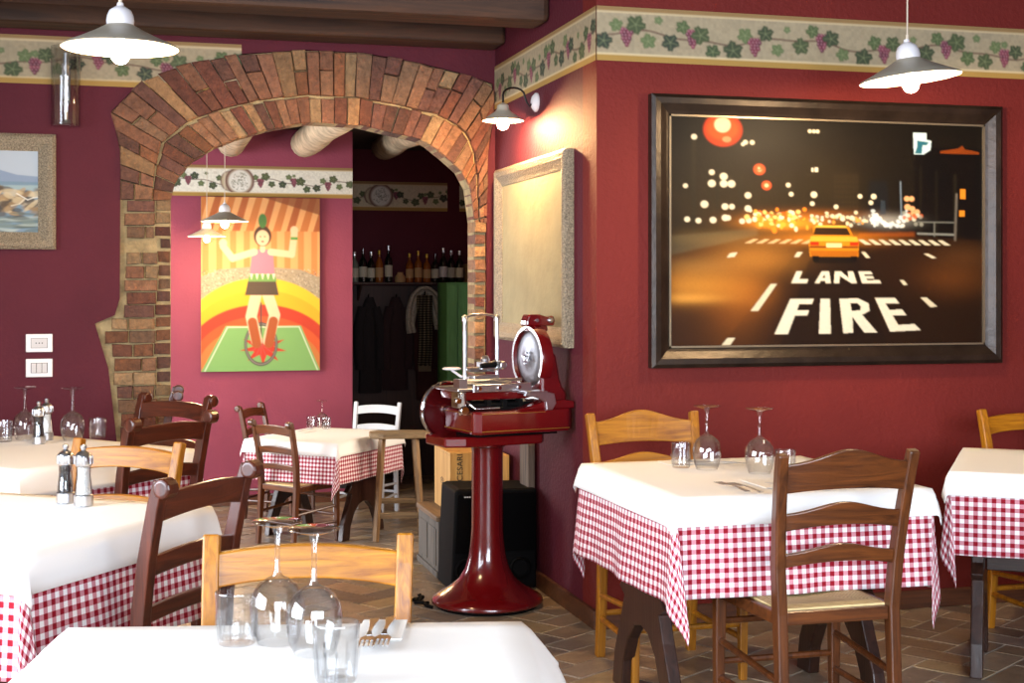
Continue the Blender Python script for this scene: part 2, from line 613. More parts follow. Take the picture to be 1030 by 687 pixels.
# ------------------------------------------------------------------ small raster painter (for paintings and printed borders)
class Canvas:
    def __init__(s, w, h, col):
        s.w, s.h = w, h
        s.a = np.zeros((h, w, 3)) + np.array(rgb(col))
        s.Y, s.X = np.mgrid[0:h, 0:w] + .5

    def _mix(s, mask, col, al=1.0, sl=None):
        m = (mask * al)[..., None]
        c = np.array(lin(col))
        if sl is None:
            s.a = s.a * (1 - m) + c * m
        else:
            s.a[sl] = s.a[sl] * (1 - m) + c * m

    def _win(s, x0, x1, y0, y1):
        x0 = max(0, int(x0) - 2)
        y0 = max(0, int(y0) - 2)
        x1 = min(s.w, int(x1) + 3)
        y1 = min(s.h, int(y1) + 3)
        if x1 <= x0 or y1 <= y0:
            return None
        return (slice(y0, y1), slice(x0, x1))

    def poly(s, pts, col, al=1.0):
        xs = [p[0] for p in pts]
        ys = [p[1] for p in pts]
        sl = s._win(min(xs), max(xs), min(ys), max(ys))
        if sl is None:
            return
        X, Y = s.X[sl], s.Y[sl]
        ins = np.zeros(X.shape, bool)
        n = len(pts)
        for i in range(n):
            x0, y0 = pts[i]
            x1, y1 = pts[(i + 1) % n]
            if y0 == y1:
                continue
            c = ((y0 > Y) != (y1 > Y)) & (X < (x1 - x0) * (Y - y0) / (y1 - y0) + x0)
            ins ^= c
        s._mix(ins.astype(float), col, al, sl)

    def ell(s, cx, cy, rx, ry, col, al=1.0, soft=.12, ang=0):
        R = max(rx, ry) * (1 + soft)
        sl = s._win(cx - R, cx + R, cy - R, cy + R)
        if sl is None:
            return
        dx, dy = s.X[sl] - cx, s.Y[sl] - cy
        if ang:
            ca, sa = math.cos(ang), math.sin(ang)
            dx, dy = dx * ca + dy * sa, -dx * sa + dy * ca
        d = np.sqrt((dx / rx) ** 2 + (dy / ry) ** 2)
        s._mix(np.clip((1 + soft - d) / max(soft, .02), 0, 1), col, al, sl)

    def ring(s, cx, cy, rx, ry, wd, col, al=1.0):
        sl = s._win(cx - rx - wd, cx + rx + wd, cy - ry - wd, cy + ry + wd)
        if sl is None:
            return
        dx, dy = s.X[sl] - cx, s.Y[sl] - cy
        d = np.abs(np.sqrt((dx / rx) ** 2 + (dy / ry) ** 2) - 1) * min(rx, ry)
        s._mix(np.clip((wd / 2 + .5 - d), 0, 1), col, al, sl)

    def glow(s, cx, cy, rx, ry, col, k):
        d = ((s.X - cx) / rx) ** 2 + ((s.Y - cy) / ry) ** 2
        s.a = s.a + np.exp(-d)[..., None] * np.array(lin(col)) * k

    def line(s, pts, wd, col, al=1.0):
        for (x0, y0), (x1, y1) in zip(pts[:-1], pts[1:]):
            L = math.hypot(x1 - x0, y1 - y0) or 1e-6
            sl = s._win(min(x0, x1) - wd, max(x0, x1) + wd, min(y0, y1) - wd, max(y0, y1) + wd)
            if sl is None:
                continue
            X, Y = s.X[sl], s.Y[sl]
            t = np.clip(((X - x0) * (x1 - x0) + (Y - y0) * (y1 - y0)) / L / L, 0, 1)
            d = np.hypot(X - x0 - t * (x1 - x0), Y - y0 - t * (y1 - y0))
            s._mix(np.clip(wd / 2 + .5 - d, 0, 1), col, al, sl)

    def blur(s, n):
        for _ in range(n):
            for ax in (0, 1):
                p = np.pad(s.a, [(1, 1) if k == ax else (0, 0) for k in range(3)], mode='edge')
                if ax == 0:
                    s.a = (p[:-2] + 2 * p[1:-1] + p[2:]) / 4
                else:
                    s.a = (p[:, :-2] + 2 * p[:, 1:-1] + p[:, 2:]) / 4

    def noise(s, amt, seed=1, cell=1):
        rs = np.random.RandomState(seed)
        n = rs.rand(s.h // cell + 2, s.w // cell + 2)
        n = np.repeat(np.repeat(n, cell, 0), cell, 1)[:s.h, :s.w]
        s.a = s.a * (1 + amt * (n[..., None] - .5) * 2)

    def half(s):
        a = s.a[:s.h // 2 * 2, :s.w // 2 * 2]
        return (a[0::2, 0::2] + a[1::2, 0::2] + a[0::2, 1::2] + a[1::2, 1::2]) / 4


def picture_mesh(name, img, p00, ux, uz, mat, parent=None, thick=None):
    """img rows run downwards; p00 = top left corner, ux = vector along the width, uz = vector down the height"""
    h, w_, _ = img.shape
    xs = (np.arange(w_ + 1)) / w_
    ys = (np.arange(h + 1)) / h
    gx, gy = np.meshgrid(xs, ys)
    P = np.array(p00)[None, None] + gx[..., None] * np.array(ux) + gy[..., None] * np.array(uz)
    # colours on corners -> average to points
    pad = np.pad(img, ((1, 1), (1, 1), (0, 0)), mode='edge')
    pc = (pad[:-1, :-1] + pad[1:, :-1] + pad[:-1, 1:] + pad[1:, 1:]) / 4
    nv = (h + 1) * (w_ + 1)
    idx = np.arange(nv).reshape(h + 1, w_ + 1)
    q = np.stack([idx[:-1, :-1], idx[1:, :-1], idx[1:, 1:], idx[:-1, 1:]], -1).reshape(-1, 4)
    me = bpy.data.meshes.new(name)
    me.vertices.add(nv)
    me.vertices.foreach_set('co', P.reshape(-1).astype(np.float32))
    me.loops.add(q.size)
    me.loops.foreach_set('vertex_index', q.reshape(-1).astype(np.int32))
    me.polygons.add(len(q))
    me.polygons.foreach_set('loop_start', (np.arange(len(q)) * 4).astype(np.int32))
    me.update(calc_edges=True)
    at = me.color_attributes.new('col', 'FLOAT_COLOR', 'POINT')
    arr = np.ones((nv, 4), np.float32)
    arr[:, :3] = np.clip(pc.reshape(-1, 3), 0, 1)
    at.data.foreach_set('color', arr.ravel())
    me.materials.append(mat)
    me.validate()
    o = bpy.data.objects.new(name, me)
    C.objects.link(o)
    if parent is not None:
        o.parent = parent
    if thick:
        sd = o.modifiers.new('solid', 'SOLIDIFY')
        sd.thickness = thick
        sd.offset = -1
    return o

# ------------------------------------------------------------------ the room
YW, XW = 5.465, 1.852          # right wall plane, receding wall plane
YA, YB = 7.12, 7.29            # arch wall front and back
YR, YN = 12.46, 14.0           # back room wall, recess wall
LOW = -0.5                     # floor of the back room
H1 = 2.86

random.seed(4)


def simple(name, mat, *boxes, **k):
    b = MB()
    for q in boxes:
        b.box(*q)
    return struct(b.build(name, mat, **k))


# floor : grout slab plus herringbone tiles, one mesh
def tiled_floor(name, x0, x1, y0, y1, z, seed):
    rnd = random.Random(seed)
    b = MB()
    b.box(x0, x1, y0, y1, z - .12, z - .003, mi=1)
    L, W, g = .27, .135, .011
    cols = ['#8c765e', '#998066', '#806e5c', '#a08a6a', '#8a7b6c', '#94806a', '#7a6c60']
    a = math.radians(33)
    ca, sa = math.cos(a), math.sin(a)
    n = int(max(x1 - x0, y1 - y0) / W) + 8
    cx, cy = (x0 + x1) / 2, (y0 + y1) / 2

    def put(px, py, lx, ly):
        q = [(px + g / 2, py + g / 2), (px + lx - g / 2, py + g / 2), (px + lx - g / 2, py + ly - g / 2), (px + g / 2, py + ly - g / 2)]
        q = [(cx + X * ca - Y * sa, cy + X * sa + Y * ca) for X, Y in q]
        if any(X < x0 or X > x1 or Y < y0 or Y > y1 for X, Y in q):
            # clip to the floor rectangle
            q = [(min(max(X, x0), x1), min(max(Y, y0), y1)) for X, Y in q]
            mx = max(abs(q[i][0] - q[i - 1][0]) + abs(q[i][1] - q[i - 1][1]) for i in range(4))
            ar = abs(sum(q[i - 1][0] * q[i][1] - q[i][0] * q[i - 1][1] for i in range(4)) / 2)
            if ar < 1e-4:
                return
        c = lin(rnd.choice(cols))
        k = rnd.uniform(.85, 1.15)
        c = tuple(v * k for v in c)
        dz = rnd.uniform(-.0012, .0012)
        vs = [(X, Y, z + dz) for X, Y in q]
        b.add(vs + [(X, Y, z - .004) for X, Y in q], [(0, 1, 2, 3), (0, 4, 5, 1), (1, 5, 6, 2), (2, 6, 7, 3), (3, 7, 4, 0)], 0, c)
    # herringbone in units of W: a horizontal 2x1 and a vertical 1x2, repeated along the diagonal
    for i in range(-n, n):
        for j in range(-n, n):
            if (i - j) % 4 == 0:
                put(i * W, j * W, L, W)
            if (i - j) % 4 == 3:
                put(i * W, j * W, W, L)
    return struct(b.build(name, [M['tile'], M['grout']], color=True))


tiled_floor('floor', -3.0, 6.0, -2.0, 7.30, 0.0, 3)
tiled_floor('floor_back', -3.0, 3.9, 7.30, 14.1, LOW, 9)
simple('trim_5', M['chest'], (-.35, 1.66, 7.301, 7.58, LOW + .001, LOW + .333), (-.35, 1.66, 7.58, 7.86, LOW + .001, LOW + .167))

simple('ceiling', M['beam_y'], (-3.05, 6.05, -2.05, 7.34, H1, H1 + .1))
simple('ceiling_back', M['beam_y'], (-3.05, 3.95, 7.34, 14.15, 2.80, 2.96))
b = MB()
for i in range(15):                            # planks under the front ceiling
    y = 4.2 + i * .2
    b.box(-3, 1.85 if y > 5.4 else 6, y, y + .19, H1 - .025, H1 - .001)
struct(b.build('ceiling_planks', M['beam'], bevel=.006))

# walls
simple('wall_right', M['wall_r'], (XW, 6.0, YW, YW + .18, 0, H1))
simple('wall_receding', M['wall'], (XW, XW + .18, YW + .18, YB + .35, 0, H1))
simple('wall_far_right', M['wall_r'], (6.0, 6.15, -2, YW, 0, H1))
# wall left of the camera, with one window opening
simple('wall_left', M['white_wall'], (-3.15, -3.0, -2.0, .55, 0, H1), (-3.15, -3.0, 4.05, YA, 0, H1),
       (-3.15, -3.0, .55, 4.05, 0, .6), (-3.15, -3.0, .55, 4.05, 2.6, H1))
simple('wall_rear', M['white_wall'], (-3.15, -1.3, -2.15, -2.0, 0, H1), (3.1, 6.15, -2.15, -2.0, 0, H1),
       (-1.3, 3.1, -2.15, -2.0, 0, .75), (-1.3, 3.1, -2.15, -2.0, 2.65, H1))
simple('wall_back_left', M['wall_back'], (-3.15, -3.0, 7.29, 8.5, LOW, 2.8), (-3.15, -3.0, 11.3, 14.0, LOW, 2.8),
       (-3.15, -3.0, 8.5, 11.3, LOW, .3), (-3.15, -3.0, 8.5, 11.3, 2.2, 2.8))
xe = at_Y(354.5, 250, YR).x
simple('wall_back', M['wall_back'], (-3.0, xe, YR, YR + .2, LOW, 2.8))
simple('wall_recess', M['wall'], (-3.0, 3.9, YN, YN + .15, LOW, 2.8))
simple('wall_back_right', M['wall'], (3.75, 3.9, 7.6, 8.7, LOW, 2.8), (3.75, 3.9, 10.5, YN, LOW, 2.8), (3.75, 3.9, 8.7, 10.5, LOW, .45), (3.75, 3.9, 8.7, 10.5, 1.95, 2.8), (XW + .18, 3.75, 7.45, 7.6, LOW, 2.8))  # gap left for the made-up window of the recess fill


def window(n, ax, pos, a0, a1, z0, z1, cols):
    b = MB()
    t = .05

    def q(u0, u1, w0, w1):
        if ax == 'X':
            b.box(pos, pos + .05, u0, u1, w0, w1)
        else:
            b.box(u0, u1, pos, pos + .05, w0, w1)
    q(a0, a1, z0, z0 + t)
    q(a0, a1, z1 - t, z1)
    for i in range(cols + 1):
        x = a0 + (a1 - a0 - t) * i / cols
        q(x, x + t, z0, z1)
    return struct(b.build('window_%d' % n, M['wpaint_z']))


window(1, 'X', -3.12, .55, 4.05, .6, 2.6, 3)
window(2, 'Y', -2.12, -1.3, 3.1, .75, 2.65, 4)
window(4, 'X', 3.80, 8.7, 10.5, .45, 1.95, 2)  # made-up window, added to go with the recess fill light
window(3, 'X', -3.12, 8.5, 11.3, .3, 2.2, 2)

# ---- arch outlines, traced in the photo and carried onto the wall's own planes
INN = [(172, 201, 0), (177, 181, 0), (194, 161, 0), (217.5, 147, 0), (240, 139, .3), (273, 130.5, .6), (307, 126.5, 1), (357, 129, 1), (391, 137, 1),
       (421, 144, 1), (441, 160, 1), (457, 174, 1), (466, 191, 1), (470.5, 225, 1)]
OUT = [(121, 202), (121, 152), (112, 112), (144, 80), (187, 64), (238, 54.5), (307, 50), (366, 53), (421, 63),
       (462, 73), (496, 84), (498, 110), (491, 155), (489.5, 225)]


def wxz(u, v, Y):
    p = at_Y(u, v, Y)
    return (p.x, p.z)


inn = []
for u, v, f in INN:
    a, c = wxz(u, v, YA), wxz(u, v, YB)
    inn.append((a[0] * (1 - f) + c[0] * f, a[1] * (1 - f) + c[1] * f))
out = [wxz(u, v, YA) for u, v in OUT]
LZ = 0.0
pl_in = wxz(172, 375, YA)
PL = [wxz(*q, YA) for q in [(121, 210), (120.5, 300), (115.5, 317), (95.4, 325.5), (109, 371), (117, 440)]]
xl_bot = PL[-1][0] + .06
XR_in, XR_out = inn[-1][0], out[-1][0]

# plaster wall around the brickwork (one concave outline, open at the floor)
wl = [(-3.0, 0), (xl_bot, 0)] + PL[::-1][:-1] + out[0:1] + out[1:-1] + [out[-1], (XR_out, 0), (XW, 0), (XW, H1), (-3.0, H1)]
b = MB()
b.prism(wl, YA, YB)
struct(b.build('wall_arch', M['wall']))


def resample(pts, ds):
    P = [Vector((p[0], p[1])) for p in pts]
    L = [0]
    for a, c in zip(P[:-1], P[1:]):
        L.append(L[-1] + (c - a).length)
    return P, L


def along(P, k, f):        # k + f : segment index + fraction
    a, c = P[k], P[min(k + 1, len(P) - 1)]
    return (a[0] * (1 - f) + c[0] * f, a[1] * (1 - f) + c[1] * f)


BC = ['#744530', '#7f5032', '#6a3c2c', '#896043', '#7a5038', '#7d5c42', '#946f4a', '#6c4638', '#835840', '#603e30', '#9a7a55']
arch = MB()
# mortar body
mort = PL[:0] + [(xl_bot, 0)] + PL[::-1][:-1] + out + [(XR_out, 0), (XR_in, 0)] + inn[::-1] + [(inn[0][0], 0)]
arch.prism(mort, YA + .03, YB, mi=1, col=(1, 1, 1))


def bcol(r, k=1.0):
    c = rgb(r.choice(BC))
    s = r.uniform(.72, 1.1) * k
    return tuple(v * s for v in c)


rb = random.Random(11)


def brick(quad, y0, y1, k=1.0):
    cx = sum(p[0] for p in quad) / 4
    cz = sum(p[1] for p in quad) / 4
    q = []
    for x, z in quad:
        d = math.hypot(x - cx, z - cz)
        s = (d - .0035) / d
        q.append((cx + (x - cx) * s + rb.uniform(-.003, .003), cz + (z - cz) * s + rb.uniform(-.003, .003)))
    y = y0 + rb.uniform(-.008, .008)
    # bevelled face
    s2 = .93
    q2 = [(cx + (x - cx) * s2, cz + (z - cz) * s2) for x, z in q]
    vs = [(x, y, z) for x, z in q2] + [(x, y + .006, z) for x, z in q] + [(x, y1, z) for x, z in q]
    fs = [(0, 1, 2, 3)]
    for i in range(4):
        j = (i + 1) % 4
        fs += [(i, 4 + i, 4 + j, j), (4 + i, 8 + i, 8 + j, 4 + j)]
    fs.append((8, 9, 10, 11))
    arch.add(vs, fs, 0, bcol(rb, k))


def L2(a, c, f):
    return (a[0] * (1 - f) + c[0] * f, a[1] * (1 - f) + c[1] * f)


# rings : walk by arc length on the middle line
mid = [L2(i, o, .5) for i, o in zip(inn, out)]
cum = [0]
for a, c in zip(mid[:-1], mid[1:]):
    cum.append(cum[-1] + math.hypot(c[0] - a[0], c[1] - a[1]))
tot = cum[-1]


def IO(s):
    s = min(max(s, 0), tot - 1e-6)
    k = max(i for i in range(len(cum)) if cum[i] <= s)
    k = min(k, len(cum) - 2)
    f = (s - cum[k]) / (cum[k + 1] - cum[k])
    return L2(inn[k], inn[k + 1], f), L2(out[k], out[k + 1], f)


def ring(f0, f1, y, wd, splits):
    s = 0
    while s < tot - .02:
        e = min(tot, s + wd * rb.uniform(.85, 1.2))
        ia, oa = IO(s)
        ib, ob = IO(e)
        fr = [f0] + sorted(f0 + (f1 - f0) * (q + rb.uniform(-.12, .12)) for q in (splits if rb.random() < .55 else splits[:-1])) + [f1 + rb.uniform(-.02, .015)]
        for g0, g1 in zip(fr[:-1], fr[1:]):
            brick([L2(ia, oa, g0), L2(ib, ob, g0), L2(ib, ob, g1), L2(ia, oa, g1)], y, YB - .01)
        s = e


ring(-.01, .368, YA + .012, .064, [])
ring(.374, 1.0, YA - .012, .064, [.5])
# soffit strip and back ring (seen from below and from the other room)
# left pier, horizontal courses
zt = inn[0][1]


def xout(z):
    if z >= PL[0][1]:
        return L2(PL[0], out[0], 0)[0]
    for a, c in zip(PL[:-1], PL[1:]):
        if c[1] <= z <= a[1]:
            f = (a[1] - z) / max(1e-6, a[1] - c[1])
            return a[0] * (1 - f) + c[0] * f
    return PL[-1][0] + (PL[-1][1] - z) / PL[-1][1] * .06


xi = inn[0][0]
xs = wxz(158, 300, YA)[0]
z = .02
row = 0
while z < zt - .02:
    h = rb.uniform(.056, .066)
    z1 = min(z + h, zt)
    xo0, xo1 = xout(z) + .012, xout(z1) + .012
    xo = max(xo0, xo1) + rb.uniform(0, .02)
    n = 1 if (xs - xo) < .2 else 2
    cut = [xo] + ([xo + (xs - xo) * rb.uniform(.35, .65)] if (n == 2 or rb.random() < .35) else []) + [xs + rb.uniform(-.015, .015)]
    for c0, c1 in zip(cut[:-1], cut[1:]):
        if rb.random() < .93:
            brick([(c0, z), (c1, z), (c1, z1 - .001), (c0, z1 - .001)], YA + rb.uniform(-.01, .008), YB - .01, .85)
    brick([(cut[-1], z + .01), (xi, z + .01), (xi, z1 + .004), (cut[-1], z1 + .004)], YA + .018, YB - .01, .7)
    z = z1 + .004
    row += 1
# right pier
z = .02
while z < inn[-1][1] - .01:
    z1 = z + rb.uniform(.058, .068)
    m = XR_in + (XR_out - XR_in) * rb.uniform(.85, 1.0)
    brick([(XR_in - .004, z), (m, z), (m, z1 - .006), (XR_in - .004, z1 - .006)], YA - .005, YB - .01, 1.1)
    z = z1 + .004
o = arch.build('brick_arch', [vcol('arch_brick', .85, bump=.9, bscale=40, var=.4, vscale=26, dist=.02), M['mortar']], color=True)
tag(o, 'old exposed brick archway between the burgundy dining room and the room behind', 'arch')

# ---- baseboards
simple('baseboard_right', M['base'], (XW - .018, 6.0, YW - .018, YW, 0, .078), bevel=.003)
simple('baseboard_receding', M['base'], (XW - .018, XW, YW, YA, 0, .078), bevel=.003)
simple('baseboard_left', M['base'], (-3.0, xl_bot - .01, YA - .018, YA, 0, .078), bevel=.003)
simple('baseboard_back', M['base'], (-3.0, xe, YR - .02, YR, LOW, LOW + .09), bevel=.003)

# ---- beams
b = MB()
b.box(-3.0, XW, 6.12, 6.33, 2.615, H1 - .026)
struct(b.build('beam', M['beam'], bevel=.03))
b = MB()
b.box(-3.0, XW, 6.90, YA - .001, 2.645, H1 - .026)
struct(b.build('beam', M['beam'], bevel=.02))


# logs across the back room's ceiling
def log(x, y0, y1, z, r, nm='log_beam'):
    rr = random.Random(int(x * 100))
    pts = []
    rad = []
    for i in range(13):
        f = i / 12
        pts.append((x + rr.uniform(-.015, .015), y0 + (y1 - y0) * f, z + rr.uniform(-.01, .01)))
        rad.append(r * (1 + rr.uniform(-.05, .05)))
    pts.append((x, y1 + .07, z - .01))
    rad.append(r * .72)
    pts.append((x, y1 + .085, z - .01))
    rad.append(r * .3)
    b = MB()
    b.tube(pts, rad, 16)
    return struct(b.build(nm, M['log'], smooth=True))


p = at_Y(307, 147, YR - .1)
log(p.x, 7.4, YR - .1, p.z + .02, .125)
p = at_Y(231, 145, YR - .1)
log(p.x, 7.4, YR - .1, p.z + .02, .125)
p = at_Y(385, 150, 13.3)
log(p.x, 7.6, 13.3, p.z + .02, .13)


# ------------------------------------------------------------------ printed vine borders
def vine_strip(Lm, Hm, seed, bg='#9c8d70', px=.0042, medallion=None):
    r = random.Random(seed)
    W_, H_ = int(Lm / px) * 2, int(Hm / px) * 2
    cv = Canvas(W_, H_, bg)
    cv.noise(.10, seed, 6)
    s = 2 / px           # canvas pixels per metre
    # tendril curls
    for i in range(int(Lm / .09)):
        x, y = r.uniform(0, W_), r.uniform(.22, .78) * H_
        a0 = r.uniform(0, 6)
        pts = [(x + math.cos(a0 + t * .6) * (t * .9 + 2) * s / 900, y + math.sin(a0 + t * .6) * (t * .9 + 2) * s / 900) for t in range(14)]
        cv.line(pts, 1.2, '#8c7a58', .55)
    # main stem
    st = [(x, H_ * (.52 + .08 * math.sin(x / s * 9 + seed) + .03 * math.sin(x / s * 23))) for x in np.arange(-5, W_ + 6, 12)]
    cv.line(st, 3.2, '#5b3f33', .95)

    def leaf(x, y, R, a, col):
        lob = []
        for k in range(40):
            t = k / 40 * 2 * PI
            rr = R * (.62 + .30 * abs(math.cos(2.5 * t)) + .07 * math.cos(13 * t))
            lob.append((x + rr * math.cos(t + a), y + rr * .9 * math.sin(t + a)))
        cv.poly(lob, col)
        for k in range(5):
            t = a + k / 5 * 2 * PI
            cv.line([(x, y), (x + R * .7 * math.cos(t), y + R * .63 * math.sin(t))], 1.2, '#8d9468', .6)

    def grapes(x, y, R):
        for row, n in enumerate((3, 4, 3, 3, 2, 1)):
            for k in range(n):
                gx = x + (k - (n - 1) / 2) * R * 1.75 + r.uniform(-1, 1)
                gy = y + row * R * 1.45
                cv.ell(gx, gy, R, R, r.choice(['#6e2f3c', '#7d3a48', '#5b2735']))
                cv.ell(gx - R * .25, gy - R * .3, R * .35, R * .3, '#b98a90', .8)
    x = r.uniform(0, .05) * s
    k = 0
    while x < W_:
        yc = H_ * (.52 + .08 * math.sin(x / s * 9 + seed))
        up = -1 if k % 2 else 1
        R = s * r.uniform(.040, .052)
        gcol = r.choice(['#39422a', '#434d2e', '#30392a', '#4b5435'])
        leaf(x, yc + up * s * .028, R, r.uniform(0, 6), gcol)
        leaf(x + s * .055, yc - up * s * .038, R * .8, r.uniform(0, 6), r.choice(['#3c4a2c', '#4a5833', '#5b6840']))
        if k % 2 == 0:
            grapes(x + s * .1, yc - s * .022, s * .0088)
        if r.random() < .5:
            leaf(x + s * .1, yc - s * .05, R * .45, r.uniform(0, 6), '#59673f')
        x += s * r.uniform(.135, .165)
        k += 1
    if medallion:
        for mx in medallion:
            X, Y = mx * s, H_ * .5
            cv.ell(X - s * .09, Y, s * .075, s * .085, '#7c6552', .8)
            cv.ell(X - s * .09, Y, s * .062, s * .072, '#b9ab8c', .9)
            cv.ell(X, Y, s * .118, s * .118, '#6d4a40')
            cv.ell(X, Y, s * .102, s * .102, '#a89884')
            cv.ell(X, Y, s * .09, s * .09, '#d6d2c6')
            for q in range(120):
                t, rr = r.uniform(0, 2 * PI), r.uniform(0, .082) * s
                cv.ell(X + rr * math.cos(t), Y + rr * math.sin(t), 2.6, 2.6, r.choice(['#8d8a74', '#6f7256', '#a59f92', '#eceae2']), .8)
    cv.poly([(0, 0), (W_, 0), (W_, H_ * .085), (0, H_ * .085)], '#8d6f43')
    cv.poly([(0, H_ * .085), (W_, H_ * .085), (W_, H_ * .115), (0, H_ * .115)], '#c9b48c')
    cv.poly([(0, H_ * .86), (W_, H_ * .86), (W_, H_ * .885), (0, H_ * .885)], '#d4bf93')
    cv.poly([(0, H_ * .885), (W_, H_ * .885), (W_, H_), (0, H_)], '#a27f3c')
    return cv.half()


def border(name, p0, p1, zt, zb, seed, nrm, mat=None, **k):
    a, c = Vector((*p0, 0)), Vector((*p1, 0))
    d = c - a
    img = vine_strip(d.length, zt - zb, seed, **k)
    o = picture_mesh(name, img, (p0[0] + nrm[0] * .003, p0[1] + nrm[1] * .003, zt), (d.x, d.y, 0), (0, 0, zb - zt), M['paper_border'])
    return struct(o)


border('trim_1', (XW, YW), (5.9, YW), 2.562, 2.338, 3, (0, -1))
border('trim_2', (XW, YA), (XW, YW), 2.562, 2.338, 8, (-1, 0))
pa, pb_ = at_Y(0, 34, YA), at_Y(0, 83, YA)
# left border: ends against the arch bricks
zt_, zb_ = pa.z, pb_.z
img_end_top = at_Y(247, 47, YA).x
border('trim_3', (-2.9, YA), (at_Y(243, 45, YA).x, YA), zt_, zb_, 12, (0, -1))
zt2, zb2 = at_Y(255, 167, YR).z, at_Y(255, 198, YR).z
xl2 = -1.2
xm = at_Y(241, 182, YR).x
border('trim_4', (xl2, YR), (xe, YR), zt2, zb2, 21, (0, -1), bg='#dad6c6', medallion=[xm - xl2])
xr2 = at_Y(450, 195, YN).x
xm2 = at_Y(383, 197, YN).x
x02 = xe - .05
zt3, zb3 = at_Y(400, 183, YN).z, at_Y(400, 212, YN).z
border('trim_6', (x02, YN), (xr2, YN), zt3, zb3, 31, (0, -1), bg='#cabfa0', medallion=[xm2 - x02])
border('trim_7', (at_Y(462, 195, YN).x, YN), (3.75, YN), zt3, zb3, 33, (0, -1), bg='#cabfa0')

# ------------------------------------------------------------------ framed pictures
def frame_part(b, x0, x1, z0, z1, wd, dp, d2=None, mi=0, lip=.012):
    """mitred moulding in a local frame: x to the right, y out of the wall towards -y, z up"""
    prof = [(0, 0), (0, -dp * .8), (wd * .18, -dp), (wd * .45, -dp * .93), (wd * .8, -dp * .62), (wd, -dp * .5), (wd, 0)]
    cs = [(x0, z0, 1, 1), (x1, z0, -1, 1), (x1, z1, -1, -1), (x0, z1, 1, -1)]
    vs = []
    n = len(prof)
    for cx, cz, sx, sz in cs:
        for a, y in prof:
            vs.append((cx + sx * a, y, cz + sz * a))
    fs = []
    for k in range(4):
        j = (k + 1) % 4
        for i in range(n - 1):
            fs.append((k * n + i, j * n + i, j * n + i + 1, k * n + i + 1))
    b.add(vs, fs, mi)


